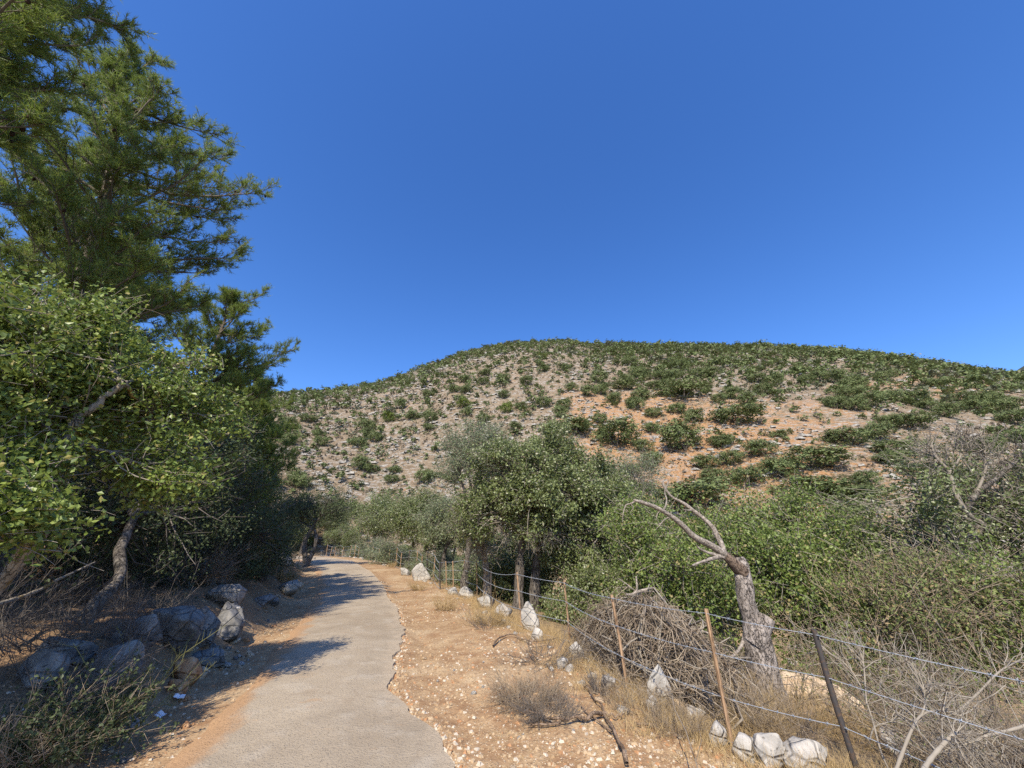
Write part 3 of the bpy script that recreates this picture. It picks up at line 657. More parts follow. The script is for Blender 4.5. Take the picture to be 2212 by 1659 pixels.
# ------------------------------------------------------------------ broadleaf trees
def limb(rng, a, b, n=7, wob=.06, sag=0.):
    t = np.linspace(0, 1, n)[:, None]; L = np.linalg.norm(b - a)
    p = a * (1 - t) + b * t + (np.sin(t * np.pi)) * rng.normal(0, wob * L, 3) + V3(0, 0, 1) * np.sin(t * np.pi) * sag * L
    p[1:-1] += rng.normal(0, wob * L * .25, (n - 2, 3)); return p
def crown(rng, blobs, n_cl, per, cr, LL, WW, fill=.6, upb=.25, gap=.0, grp=12, namp=.42, nrm=.5, nrand=.75):
    B = np.array(blobs, float); wgt = B[:, 3] * B[:, 4] + B[:, 3] * B[:, 5]; wgt /= wgt.sum()
    nb = max(10, int(n_cl * 1.35 / grp))
    i = rng.choice(len(B), nb, p=wgt); d = unit(rng.normal(size=(nb, 3)) + V3(0, 0, upb)); f = fill + (1 - fill) * rng.uniform(0, 1, nb) ** .5
    f = f * (1 + namp * fbm(d[:, 0] * 2.6 + i * 3.1, d[:, 1] * 2.6, d[:, 2] * 2.6, o=3, s=int(rng.integers(99))))
    C = B[i, :3] + d * B[i, 3:] * f[:, None]
    keep = np.ones(nb, bool)
    for b in B:
        keep &= (((C - b[:3]) / b[3:]) ** 2).sum(1) > .25
    if gap > 0: keep &= fbm(C[:, 0] * 1.6, C[:, 1] * 1.6, C[:, 2] * 1.6, o=2, s=int(rng.integers(99))) > -gap
    C, d, i = C[keep], d[keep], i[keep]
    k = np.repeat(np.arange(len(C)), rng.integers(int(grp * .6), int(grp * 1.4) + 1, len(C))); m = len(k)
    C = C[k] + rng.normal(0, 1, (m, 3)) * cr * V3(1.15, 1.15, .75) + d[k] * (rng.normal(0, .9, (m, 1)) * cr); d, i = d[k], i[k]
    LC = np.repeat(C, per, 0) + rng.normal(0, 1, (m * per, 3)) * cr * .62; Ld = np.repeat(d, per, 0); n = m * per
    N = unit(Ld * nrm + V3(0, 0, .35) + rng.normal(0, nrand, (n, 3)))
    h = Geo(); h.leaves(LC, N, rng.normal(size=(n, 3)) + Ld * .5, LL * rng.uniform(.4, 1.3, n), WW * rng.uniform(.5, 1.25, n))
    return h, C, d, i
def broadleaf(name, label, loc, seed, trunk, blobs, n_cl, per, cr, LL, WW, leafm, barkm, twigm='grey_twig', n_tw=600, twL=.5, fill=.6, r0=.16, cat='tree', group=None, gap=.0, bare=0, tw_r=.006, bare_center=None):
    """trunk: list of stems, each a list of points (local) ; limbs run from the stem tops to the blobs"""
    rng = np.random.default_rng(seed); T = thing(name, label, cat, loc, 0, group)
    h, C, d, bi = crown(rng, blobs, n_cl, per, cr, LL, WW, fill, gap=gap)
    g = Geo(); ends = []
    for st in trunk:
        st = np.array(st, float); p = spline(st, 14); p[1:] += rng.normal(0, .012, (13, 3)); R = r0 * np.linspace(1.15, .62, 14); R[0] *= 1.35
        R *= 1 + .12 * rng.normal(size=14); g.tubes(p, R, 9); ends.append(p[-1])
    ends = np.array(ends); L1 = []
    for b in blobs:
        c = V3(*b[:3]); e = ends[np.argmin(np.linalg.norm(ends - c, axis=1))]; p = limb(rng, e, c + V3(0, 0, b[5] * .2), 8, .07, .04); L1.append(p); g.tubes(p, r0 * np.linspace(.62, .16, 8), 6)
    obj('trunk', g, M[barkm], T)
    g = Geo(); k = rng.permutation(len(C))[:int(len(C) * .35)]; P = []
    for q in k:
        p0 = L1[bi[q]][int(rng.integers(4, 8))]; P.append(limb(rng, p0, C[q], 5, .1))
    if P:
        P = np.array(P); g.tubes(P, taper(P, r0 * .15, .006), 4)
    m = min(n_tw, 40000); i = rng.integers(0, len(C), m); dd = unit(d[i] + rng.normal(0, .7, (m, 3))); le = twL * rng.uniform(.4, 1.1, m); t = np.linspace(-.3, .7, 3)
    Q = C[i][:, None] + rng.normal(0, cr * .5, (m, 1, 3)) + dd[:, None] * (le[:, None] * t)[..., None]; Q += rng.normal(0, .05, Q.shape) * le[:, None, None]
    g.tubes(Q, taper(Q, tw_r, tw_r * .5), 3)
    if bare:
        bc = np.array(bare_center, float); i = rng.integers(0, len(bc), bare); B0 = bc[i, :3]; dirs = unit(rng.normal(size=(bare, 3)) + bc[i, 4:7]); le = bc[i, 3] * rng.uniform(.4, 1.1, bare); t = np.linspace(0, 1, 6)
        P = B0[:, None] + dirs[:, None] * (le[:, None] * t)[..., None] + np.cumsum(rng.normal(0, .05, (bare, 6, 3)), 1) * le[:, None, None]
        g.tubes(P, taper(P, .014, .005), 4); S = sub_twigs(rng, P, 5, .45, 0, 4, .12); g.tubes(S, taper(S, .006, .003), 3)
    obj('branches', g, M[twigm], T); obj('crown', h, M[leafm], T, False)
    return T

# ------------------------------------------------------------------ pines
def pine(name, label, loc, seed, H, Rmax, z0, lean=(0, 0), n_pri=56, tips=(), leafm='pine_needle', group=None, r0=.19, needles=20, skip=None, low=.75, mask=None, crook=.25):
    rng = np.random.default_rng(seed); T = thing(name, label, 'tree', loc, 0, group)
    tz = np.linspace(0, 1, 16); tr = np.stack([lean[0] * tz ** 1.3 + crook * np.sin(tz * 5 + seed) * tz * (1 - tz) * 2, lean[1] * tz ** 1.3 + crook * np.cos(tz * 4 + seed) * tz * (1 - tz) * 2, tz * H], 1)
    g = Geo(); g.tubes(tr, r0 * (1 - .88 * tz) * (1 + .25 * (tz == 0)), 10); obj('trunk', g, M['pine_bark'], T)
    def tp(z): return np.array([np.interp(z, tr[:, 2], tr[:, c]) for c in range(3)])
    pri = []
    for k in range(n_pri):
        f = (k + .5) / n_pri; z = z0 + (H * .985 - z0) * f; a = k * 2.39996 + rng.normal(0, .35)
        shape = (low + (1 - low) * min(1, f / .35)) * (1 - .80 * max(0, (f - .35) / .65) ** 1.4)
        L = Rmax * shape * rng.uniform(.55, 1.08); e = R_(rng.uniform(5, 28) + 38 * f)
        b = tp(z); d = V3(math.cos(a) * math.cos(e), math.sin(a) * math.cos(e), math.sin(e))
        t = np.linspace(0, 1, 8)[:, None]; p = b + d * L * t + V3(0, 0, 1) * (t ** 2) * L * rng.uniform(.0, .28) + np.cumsum(rng.normal(0, .022 * L, (8, 3)), 0) * t
        if mask is None or mask(p[-1] + np.array(loc)): pri.append(p)
    for tip in tips:
        tip = np.array(tip, float) - np.array(loc); hd = math.hypot(tip[0], tip[1]); z = min(max(tip[2] - .55 * hd, z0 * .6), H * .96); b = tp(z)
        t = np.linspace(0, 1, 8)[:, None]; p = b * (1 - t) + tip * t - V3(0, 0, 1) * np.sin(t * np.pi) * .09 * np.linalg.norm(tip - b); p[1:-1] += rng.normal(0, .03 * hd, (6, 3)); pri.append(p)
    gb = Geo(); sec_all = []
    for p in pri:
        L = np.linalg.norm(p[-1] - p[0]); gb.tubes(p, np.linspace(.018 + .013 * L, .008, 8), 6)
        n = max(5, int(L * 7.0)); u = np.linspace(.28, .99, n) + rng.normal(0, .02, n); u = np.clip(u, .2, .995) * 7; j = np.minimum(u.astype(int), 6); fr = (u - j)[:, None]
        B = p[j] * (1 - fr) + p[j + 1] * fr; ax = unit(p[j + 1] - p[j]); sd_ = unit(np.cross(ax, V3(0, 0, 1))) * np.where(np.arange(n) % 2, 1, -1)[:, None]; an = rng.uniform(-.45, 1.5, n)[:, None]; sd_ = sd_ * np.cos(an) + np.cross(sd_, ax) * np.where(np.arange(n) % 2, -1, 1)[:, None] * 0 + V3(0, 0, 1) * np.sin(an)
        d = unit(ax * .75 + sd_ * rng.uniform(.35, 1.0, (n, 1)) + V3(0, 0, 1) * rng.uniform(-.1, .35, (n, 1)) + rng.normal(0, .25, (n, 3)))
        le = np.minimum(L * .38, .95) * (1.25 - u / 7 * .75) * rng.uniform(.5, 1.1, n); t = np.linspace(0, 1, 5)
        S = B[:, None] + d[:, None] * (le[:, None] * t)[..., None] + V3(0, 0, 1) * (le[:, None] * .15 * t ** 2)[..., None] + rng.normal(0, .03, (n, 5, 3)) * (le[:, None] * t)[..., None]
        S = np.concatenate([S, np.stack([spline(p[5:], 5)])]); sec_all.append(S)
    S = np.concatenate(sec_all); gb.tubes(S, taper(S, .010, .005), 3)
    per = 11; m = len(S) * per; i = np.repeat(np.arange(len(S)), per); f = (.25 + .75 * rng.uniform(0, 1, m) ** .62) * 4; j = np.minimum(f.astype(int), 3); fr = (f - j)[:, None]
    B = S[i, j] * (1 - fr) + S[i, j + 1] * fr; d = unit(unit(S[i, j + 1] - S[i, j]) + rng.normal(0, .75, (m, 3)) + V3(0, 0, .40)); le = rng.uniform(.10, .30, m)
    Tw = np.stack([B, B + d * le[:, None]], 1); gb.tubes(Tw, np.broadcast_to(np.array([.005, .0035]), (m, 2)), 3)
    obj('branches', gb, M['pine_twig'], T)
    nn = m * needles; ii = np.repeat(np.arange(m), needles); f = rng.uniform(.15, 1.05, nn)[:, None]; A = B[ii] + d[ii] * (le[ii][:, None] * f)
    dd = unit(d[ii] * .9 + rng.normal(0, .75, (nn, 3)) + V3(0, 0, .22)); Ln = rng.uniform(.085, .15, nn)[:, None]
    g = Geo(); g.spikes(A, A + dd * Ln, .0118, rng); obj('needles', g, M[leafm], T, False)
    g = Geo(); nc = 46; k = rng.integers(0, len(S), nc); v, fc = ICO[1]
    for q in k:
        c = S[q, int(rng.integers(1, 4))] + V3(0, 0, -.05); g.add(v * V3(.032, .032, .055) + c, fc)
    kind(obj('cones', g, M['cone'], T), 'stuff')
    return T
# ------------------------------------------------------------------ the pines on the left
def base(x, y): return (x, y, gz(x, y) - .08)
pA = base(-8.6, 7.2)
tA = [at(345, 130, 6.6), at(292, 112, 6.3), at(225, 125, 6.0), at(380, 262, 6.9), at(475, 292, 7.5), at(482, 345, 7.6), at(560, 418, 7.8), at(500, 452, 8.0), at(470, 405, 7.6), at(488, 525, 8.2), at(455, 590, 8.2), at(160, 105, 5.8),
      at(300, 560, 5.9), at(330, 480, 6.0), at(250, 470, 5.6), at(380, 640, 6.6), at(260, 360, 5.8), at(330, 330, 6.2), at(440, 660, 7.6), at(330, 215, 6.4), at(265, 230, 5.8)]
pine('pine_tree', 'tall pine with forked trunk and outstretched upper branches standing behind the leafy bush', pA, 3, 13.3, 2.7, 3.6, (-2.6, -1.0), 48, tA,
     mask=lambda p: True)
pB = base(-10.9, 12.4)
tB = [at(570, 634, 13), at(520, 668, 12.6), at(560, 722, 12.8), at(572, 708, 13), at(630, 757, 13.2), at(602, 788, 13), at(556, 815, 12.4), at(505, 640, 12.2), at(500, 760, 11.6), at(600, 830, 12.6), at(540, 770, 12)]
treeB = pine('pine_tree', 'middle pine with horizontal sprays reaching out against the sky above the hill ridge', pB, 8, 9.9, 2.1, 2.4, (-.3, .1), 50, tB, crook=.15)
pC = base(-11.9, 16.6)
tC = [at(625, 872, 17), at(632, 925, 17), at(628, 960, 16.8), at(612, 1000, 16.5), at(590, 1048, 16), at(560, 835, 17), at(635, 1000, 17)]
treeC = pine('pine_tree', 'smaller yellow green pine at the end of the row, lit along its edge', pC, 12, 8.0, 1.9, 1.4, (0, 0), 52, tC, low=1.0)
pD = base(-9.4, 3.4)
tD = [at(112, 18, 3.6), at(60, 70, 3.7), at(30, 130, 3.8), at(85, 45, 3.5), at(20, 220, 4.0), at(10, 300, 4.2), at(40, 20, 3.4), at(15, 60, 3.3), at(8, 170, 3.9)]
pine('pine_tree', 'nearest pine whose drooping sprays enter at the top corner beside the tall forked pine', pD, 21, 12.0, 2.5, 4.4, (.4, .1), 46, tD)
for (x, y, sc, rz, src, lab) in [(-14.5, 9.2, 1.28, .9, treeB, 'dim pine standing behind the tall forked pine at the left edge'),
                                 (-17.0, 13.5, 1.2, 2.2, treeB, 'dark pine deeper in the stand behind the middle pine'),
                                 (-17.8, 23.5, 1.15, 3.6, treeB, 'farthest pine of the stand, behind the smaller yellow green pine'),
                                 (-19.8, 27.5, 1.1, 5.0, treeB, 'pine of the stand nearest the shaded roadside oak'),
                                 (-15.8, 19.5, 1.2, 1.7, treeC, 'bushy low branched pine behind the smaller yellow green pine')]:
    dup(src, base(x, y), rz, sc, lab)
dup(treeB, base(-5.9, -1.6), 1.2, .70, 'pine outside the picture that shades the near left bank')
dup(treeC, base(-8.6, .6), 4.0, .95, 'bushy pine outside the picture that shades the left bank')

# ------------------------------------------------------------------ leafy trees on the left
def rel(loc, *pts): return [tuple(np.array(p) - np.array(loc)) for p in pts]
def rb(loc, blobs): return [(b[0] - loc[0], b[1] - loc[1], b[2] - loc[2], *(b[3:] if len(b) == 6 else (b[3], b[3], b[3] * .85))) for b in blobs]
k_ = .74
L = base(-6.9 * k_, 5.3 * k_); nb_ = lambda bl: [(x * k_, y * k_, 1.65 + (z - 1.65) * k_, r * k_) for x, y, z, r in bl]; aa = lambda u, v, y: at(u, v, y * k_)
broadleaf('leafy_tree', 'broad bush like tree with fresh green rounded leaves and pale stems before the tall pine', L, 31,
          [rel(L, L, aa(92, 1160, 5.3), aa(112, 1060, 5.2), aa(122, 961, 5.2)), rel(L, L, aa(60, 1180, 5.0), aa(40, 1040, 4.8)), rel(L, aa(118, 985, 5.2), aa(168, 905, 5.2), aa(208, 873, 5.2), aa(262, 826, 5.3))],
          rb(L, nb_([(-7.15, 5.1, 4.6, .8), (-6.25, 6.1, 4.45, .75), (-5.85, 6.4, 3.6, .8), (-6.7, 4.9, 3.3, .9), (-6.15, 4.5, 2.35, .65), (-5.75, 6.0, 2.75, .6), (-7.6, 6.0, 3.9, 1.1), (-6.9, 4.3, 4.0, .8), (-6.75, 5.4, 5.0, .5), (-5.6, 4.35, 1.85, .45)])),
          1600, 34, .118, .056, .042, 'storax_leaf', 'pale_bark', 'grey_twig', 1300, .4, .55, .045, gap=.36, tw_r=.004)
L = tuple(on_ground(103, 1509))
broadleaf('oak_tree', 'dark oak with trunk leaning to the right between the boulders, under the leafy tree', L, 32,
          [rel(L, L, at(158, 1403, 5.9), at(191, 1329, 6.1), at(227, 1285, 6.3), at(264, 1241, 6.6), at(258, 1190, 6.9), at(290, 1120, 7.3))],
          rb(L, [(-7.4, 8.3, 2.7, 1.0), (-6.7, 8.2, 2.2, .7), (-8.0, 8.6, 3.4, 1.1), (-7.0, 9.0, 3.2, .9), (-7.4, 7.6, 1.9, .7), (-7.5, 9.2, 4.0, .9)]),
          760, 30, .19, .06, .042, 'oak_shade_leaf', 'oak_bark', 'dark_twig', 700, .5, .5, .10)
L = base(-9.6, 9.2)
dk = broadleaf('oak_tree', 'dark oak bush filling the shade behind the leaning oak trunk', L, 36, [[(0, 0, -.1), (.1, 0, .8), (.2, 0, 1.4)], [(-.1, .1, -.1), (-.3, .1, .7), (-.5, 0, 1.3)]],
          [(0, 0, 2.3, 1.2, 1.2, 1.0), (-1.1, .1, 1.7, 1.0, 1.0, .8), (1.0, .1, 1.7, 1.0, 1.0, .8), (.2, .2, 3.2, .9, .9, .7), (.5, -.2, .9, .9, .9, .6), (-.7, -.2, .8, .8, .8, .6)], 620, 22, .2, .075, .052, 'oak_shade_leaf', 'oak_bark', 'dark_twig', 200, .5, .5, .09)
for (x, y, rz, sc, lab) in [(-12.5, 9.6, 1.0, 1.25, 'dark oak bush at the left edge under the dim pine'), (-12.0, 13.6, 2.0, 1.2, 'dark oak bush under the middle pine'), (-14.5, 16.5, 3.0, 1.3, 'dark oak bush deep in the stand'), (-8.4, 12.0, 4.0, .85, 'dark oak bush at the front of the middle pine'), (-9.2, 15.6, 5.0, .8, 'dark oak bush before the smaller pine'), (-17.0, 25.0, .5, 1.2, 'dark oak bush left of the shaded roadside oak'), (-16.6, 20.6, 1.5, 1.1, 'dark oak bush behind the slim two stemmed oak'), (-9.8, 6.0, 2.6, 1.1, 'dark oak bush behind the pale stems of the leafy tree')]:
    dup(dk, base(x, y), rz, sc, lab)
L = tuple(on_ground(512, 1222))
broadleaf('oak_tree', 'small slim oak with two thin bent trunks at the shaded edge of the pines', L, 33,
          [[(0, 0, 0), (.15, 0, .8), (.1, 0, 1.5), (-.1, 0, 2.1)], [(.35, .2, 0), (.45, .2, .9), (.25, .1, 1.6), (.5, 0, 2.2)]],
          [(-.3, 0, 2.9, 1.0, 1.0, .8), (.7, .2, 2.8, .9, .9, .7), (.2, 0, 3.6, .9, .9, .7)], 300, 24, .2, .07, .05, 'oak_leaf', 'oak_bark', 'dark_twig', 200, .5, .5, .075)
L = tuple(on_ground(660, 1224))
s = 1.0
broadleaf('oak_tree', 'shaded dark oak by the road bend whose two stems leave a loop between them', L, 34,
          [[(.1, 0, 0), (-.12, 0, .5), (-.38, 0, 1.3), (-.35, 0, 2.0), (-.1, 0, 2.6), (.1, 0, 3.2)], [(.0, 0, 0), (.22, 0, .6), (.38, .05, 1.3), (.32, .05, 2.1), (.05, 0, 2.7)]],
          [(-2.6, 0, 3.6, 1.5, 1.6, 1.0), (-.9, .2, 4.3, 1.7, 1.8, 1.2), (.9, 0, 4.5, 1.5, 1.6, 1.2), (1.9, .3, 4.0, 1.2, 1.3, .9), (-1.6, .6, 3.4, 1.4, 1.4, 1.0), (-3.6, .4, 3.3, 1.0, 1.1, .8)],
          620, 24, .32, .11, .075, 'oak_shade_leaf', 'oak_bark', 'dark_twig', 300, .6, .5, .17)

# ------------------------------------------------------------------ trees beyond the fence
y0 = 15.2
L = base(.35, y0)
broadleaf('oak_tree', 'big evergreen oak with two dark trunks standing behind the fence in the middle', L, 41,
          [[(-.15, 0, -.2), (-.10, 0, .9), (-.05, 0, 1.7), (.05, 0, 2.4)], [(.38, .3, -.2), (.5, .25, .9), (.62, .2, 1.8), (.75, .1, 2.6)]],
          rb(L, [(1.35, 15.2, 4.75, 1.45), (-.2, 15.0, 4.5, 1.35), (-.95, 15.2, 3.55, .95), (1.7, 15.4, 5.8, .95), (2.9, 15.4, 4.05, 1.35), (3.9, 15.8, 3.4, 1.15), (3.2, 14.9, 1.9, 1.15), (.8, 14.4, 3.3, 1.15), (2.1, 15.6, 1.7, 1.0), (2.2, 14.4, 3.3, 1.1), (4.3, 15.0, 2.1, 1.05), (.9, 14.8, 2.5, .9), (-.6, 14.9, 2.8, .8), (4.6, 15.4, 2.9, 1.0)]),
          2600, 26, .18, .11, .074, 'oak_leaf', 'oak_bark', 'grey_twig', 2400, .5, .58, .17, bare=80,
          bare_center=[(-.55 , -.2, 2.6, .9, -.3, -.4, -.2), (.25, -.7, 2.7, .9, .1, -.4, -.6), (.9, -.8, 2.6, .8, .2, -.3, -.5)], tw_r=.006)
L = base(-1.0, 16.4)
broadleaf('oak_tree', 'short pale trunked tree with bare grey twigs left of the big twin trunk oak', L, 42,
          [[(0, 0, -.2), (.05, 0, .8), (-.05, 0, 1.5), (-.1, 0, 2.0)]], [(-.3, 0, 2.9, .8, .8, .6), (-.9, .2, 2.6, .7, .7, .6)], 160, 24, .2, .075, .05, 'oak_leaf', 'pale_bark', 'grey_twig', 500, .6, .5, .14,
          bare=40, bare_center=[(-.1, -.1, 2.0, 1.0, -.3, -.3, .3), (-.2, -.1, 1.9, .9, -.6, -.2, 0)])
L = base(-2.2, 19.6)
broadleaf('oak_tree', 'grey green tree whose crown shows above and left of the big twin trunk oak', L, 43,
          [[(0, 0, -.3), (.1, 0, 1.5), (.2, 0, 3.2)]], rb(L, [(-2.3, 19.6, 6.6, 1.25), (-1.2, 19.6, 6.7, 1.1), (-1.6, 19.4, 5.5, 1.3), (-2.9, 19.6, 5.5, 1.0)]), 560, 26, .24, .085, .055, 'oak_grey_leaf', 'oak_bark', 'grey_twig', 500, .6, .6, .16, gap=.35)
L = base(5.6, 18.6)
broadleaf('oak_tree', 'grey twiggy tree whose thin crown shows at the right side of the big oak', L, 44,
          [[(0, 0, -.3), (.1, 0, 1.2), (.2, 0, 2.6)]], rb(L, [(5.9, 18.6, 4.7, 1.3), (6.4, 18.6, 3.7, 1.1), (4.9, 18.6, 4.4, 1.1), (5.6, 18.2, 2.6, 1.2)]), 420, 24, .26, .08, .05, 'oak_grey_leaf', 'oak_bark', 'grey_twig', 900, .6, .55, .15, gap=.3)
# along the far fence
L = base(-3.6, 23.5)
t1 = broadleaf('oak_tree', 'half bare fence side oak next left of the grey green crown', L, 45,
          [[(0, 0, -.2), (-.25, 0, .8), (-.2, 0, 1.6), (.1, 0, 2.3)]], [(.2, 0, 3.7, 1.2, 1.2, .9), (-.9, 0, 3.3, 1.0, 1.0, .8), (1.1, .2, 2.9, 1.2, 1.2, .9), (.3, -.4, 2.7, .9, .9, .7), (1.9, 0, 2.1, .9, .9, .7)],
          700, 24, .25, .10, .066, 'oak_grey_leaf', 'oak_bark', 'grey_twig', 800, .6, .55, .13, gap=.3)
L = base(-6.9, 31.0)
t2 = broadleaf('oak_tree', 'round crowned oak with forked pale stem behind the far fence', L, 46,
          [[(0, 0, -.2), (-.3, 0, .9), (-.5, 0, 1.8)], [(0, 0, -.2), (.25, 0, 1.0), (.6, 0, 2.0)]], [(0, 0, 4.4, 1.7, 1.7, 1.2), (-1.4, 0, 3.6, 1.4, 1.4, 1.1), (1.5, 0, 3.6, 1.5, 1.5, 1.1), (.2, -.4, 3.0, 1.3, 1.3, .9)],
          900, 24, .28, .12, .08, 'oak_leaf', 'oak_bark', 'grey_twig', 500, .7, .55, .16)
dup(t2, base(-16.3, 48.5), 1.9, (1.45, 1.45, 1.3), 'dense round oak standing at the end of the fence row')
dup(t2, base(-4.3, 28.5), 4.1, .85, 'oak between the half bare oak and the round crowned one')
dup(t2, base(-23.3, 56.5), 3.0, .8, 'low dark bush at the far road bend beside the last stakes')
dup(t2, base(-27.0, 61.0), 2.2, 1.1, 'pale green oak behind the far road bend')
dup(t2, base(-29.5, 58.0), 5.2, 1.25, 'oak showing above the shaded roadside oak at the foot of the hill')
dup(t2, base(1.2, 24.5), .7, .85, 'oak glimpsed through the stems of the big twin trunk oak')
dup(t2, base(6.5, 26), 2.7, .95, 'oak low in the valley behind the big oak')
# the thicket on the right
def thicket(label, x, y, blobs, seed, leafm, n_cl, per=26, LL=.055, tw=2200, group=None, twm='grey_twig', gap=.25, twL=.6, fill=.5, cr=.2):
    L = base(x, y); z0 = L[2]
    return broadleaf('green_shrub', label, L, seed, [[(0, 0, -.1), (.1, 0, .5)], [(.1, .1, -.1), (-.25, .1, .6)], [(0, -.1, -.1), (.35, -.1, .6)]], rb(L, blobs), n_cl, per, cr, LL, LL * .66, leafm, 'oak_bark', twm, tw, twL, fill, .055, 'shrub', group, gap)
thicket('bright green bush filling the gap between brush pile and dead trunk', 4.0, 9.2, [(3.7, 9.2, 1.3, 1.1), (3.2, 9.6, 1.9, .9), (4.3, 9.0, .4, 1.0), (4.7, 9.4, 1.5, .9), (3.1, 9.2, .3, .9)], 51, 'bright_leaf', 1000, LL=.075, tw=700)
thicket('bright green spreading thicket right of the dead trunk', 6.9, 9.8, [(6.6, 10.2, 1.7, 1.3), (7.6, 10.6, 2.0, 1.2), (5.6, 9.6, 1.2, 1.1), (6.2, 9.0, .3, 1.2), (7.6, 9.6, .8, 1.3), (8.6, 10.4, 1.5, 1.1)], 52, 'bright_leaf', 1700, LL=.08, tw=1500)
thicket('lower olive green bush before the spreading thicket', 6.6, 7.6, [(6.2, 7.6, .3, 1.0), (7.2, 7.8, .5, 1.0), (5.4, 7.4, -.2, .8), (8.1, 7.9, .6, 1.0)], 53, 'scrub_leaf', 800, LL=.06, tw=1800, twm='brown_twig', twL=.7)
thicket('dark green bush in the valley behind the dead trunk', 5.2, 12.5, [(5.0, 12.5, 1.2, 1.4), (6.5, 13, 1.0, 1.5), (4.0, 12.2, .6, 1.2)], 54, 'oak_leaf', 900, LL=.09, tw=400)
thicket('dark green bush in the shade behind the two trunks of the big oak', 1.2, 17.6, [(.9, 17.6, .8, 1.2), (2.2, 17.8, .9, 1.3), (-.2, 17.8, .6, .9), (3.4, 17.4, .6, 1.2)], 57, 'oak_leaf', 700, LL=.10, tw=300, gap=0)
thicket('dark undergrowth below the crown of the big oak at its right side', 2.5, 13.2, [(2.4, 13.2, .2, .9), (3.3, 13.4, .5, 1.0), (1.7, 13.4, -.1, .7), (4.3, 13.6, .5, 1.1)], 58, 'oak_leaf', 700, LL=.085, tw=300, gap=0)
thicket('leafy bush behind the pale trunked tree and the fence', -.7, 19.2, [(-.8, 19.2, .4, .8), (.1, 19.4, .5, .9), (-1.5, 20.4, .3, .7)], 59, 'oak_leaf', 420, LL=.10, tw=200)
tk = thicket('grey green bush behind the fence below the half bare oak', -2.6, 22.0, [(-2.6, 22.0, .35, .8), (-1.8, 22.3, .55, .9), (-3.3, 22.8, .3, .6)], 71, 'oak_grey_leaf', 420, LL=.085, tw=700)
for (x, y, rz, sc, lab) in [(-4.6, 26.2, 1.0, 1.0, 'bush behind the fence between the half bare oak and the round crowned oak'), (-6.0, 29.0, 2.0, .9, 'bush at the stem of the round crowned oak'), (-9.3, 34.8, 3.0, 1.2, 'bush filling the fence line beyond the round crowned oak'), (-13.2, 42.5, 4.0, 1.3, 'bush under the dense round oak near the end of the fence'), (-18.6, 50.5, 5.0, 1.3, 'bush behind the last stakes of the far fence'), (.2, 21.0, .4, 1.1, 'grey bush seen between the trunks of the big oak')]:
    dup(tk, base(x, y), rz, sc, lab)
L = base(10.6, 8.4)
hb = broadleaf('oak_tree', 'half bare oak with a bent dark trunk and grey crown twigs near the right edge', L, 55,
          [rel(L, (L[0], L[1], L[2] - .1), at(2110, 1250, 8.4), at(2088, 1195, 8.4), at(2062, 1160, 8.3)), rel(L, at(2090, 1200, 8.4), at(2105, 1160, 8.5), at(2135, 1120, 8.6))],
          rb(L, [(8.9, 8.5, 2.5, .95), (9.8, 8.6, 3.0, .9), (10.9, 8.7, 2.6, 1.0), (11.9, 8.8, 2.3, .9), (9.0, 9.2, 1.5, .9), (11.9, 8.6, 1.3, .9), (8.4, 8.9, 1.5, .8), (10.6, 9.8, 1.6, 1.0)]),
          800, 26, .2, .08, .052, 'oak_leaf', 'oak_bark', 'grey_twig', 1800, .6, .5, .10, gap=.28, bare=60,
          bare_center=[(-.4, .1, 5.0, 1.1, -.3, 0, .8), (.5, .2, 4.8, 1.2, .5, 0, .7), (-1.6, 0, 4.2, .9, -.4, 0, .5), (.1, 0, 4.6, 1.3, .1, 0, .9)])
for pts, r0_, r1_, m_ in (([(2118, 1130, 8.2), (2085, 1105, 8.1), (2062, 1060, 8.1), (2050, 1020, 8.1), (2020, 985, 8.1), (2012, 960, 8.1)], .060, .018, 'grey_twig'), ([(2085, 1105, 8.1), (2110, 1065, 8.1), (2150, 1035, 8.1), (2190, 1000, 8.1), (2225, 975, 8.1)], .058, .022, 'oak_bark'),
                          ([(2050, 1020, 8.1), (2075, 985, 8.1), (2080, 950, 8.1)], .028, .010, 'grey_twig'), ([(2110, 1065, 8.1), (2130, 1010, 8.0), (2125, 970, 8.0)], .03, .010, 'grey_twig')):
    P = spline(np.array([at(*p) for p in pts]) - np.array(L), 16); g = Geo(); g.tubes(P, np.linspace(r0_, r1_, 16), 7); r_ = np.random.default_rng(int(pts[0][0])); q = sub_twigs(r_, P[None, 3:], 26, .55, .35, 5, .12); g.tubes(q, taper(q, .011, .004), 4); q = sub_twigs(r_, q, 6, .3, .2, 4, .1); g.tubes(q, taper(q, .006, .003), 3); obj('limb', g, M[m_], hb)
thicket('grey green bush below the half bare oak at the right edge', 10.3, 7.0, [(9.6, 7.4, .9, 1.0), (10.8, 7.4, 1.0, 1.1), (8.7, 7.2, .6, .9), (11.2, 7.0, .3, 1.1), (7.8, 7.6, .7, .8)], 56, 'bright_leaf', 1000, LL=.062, tw=1600)
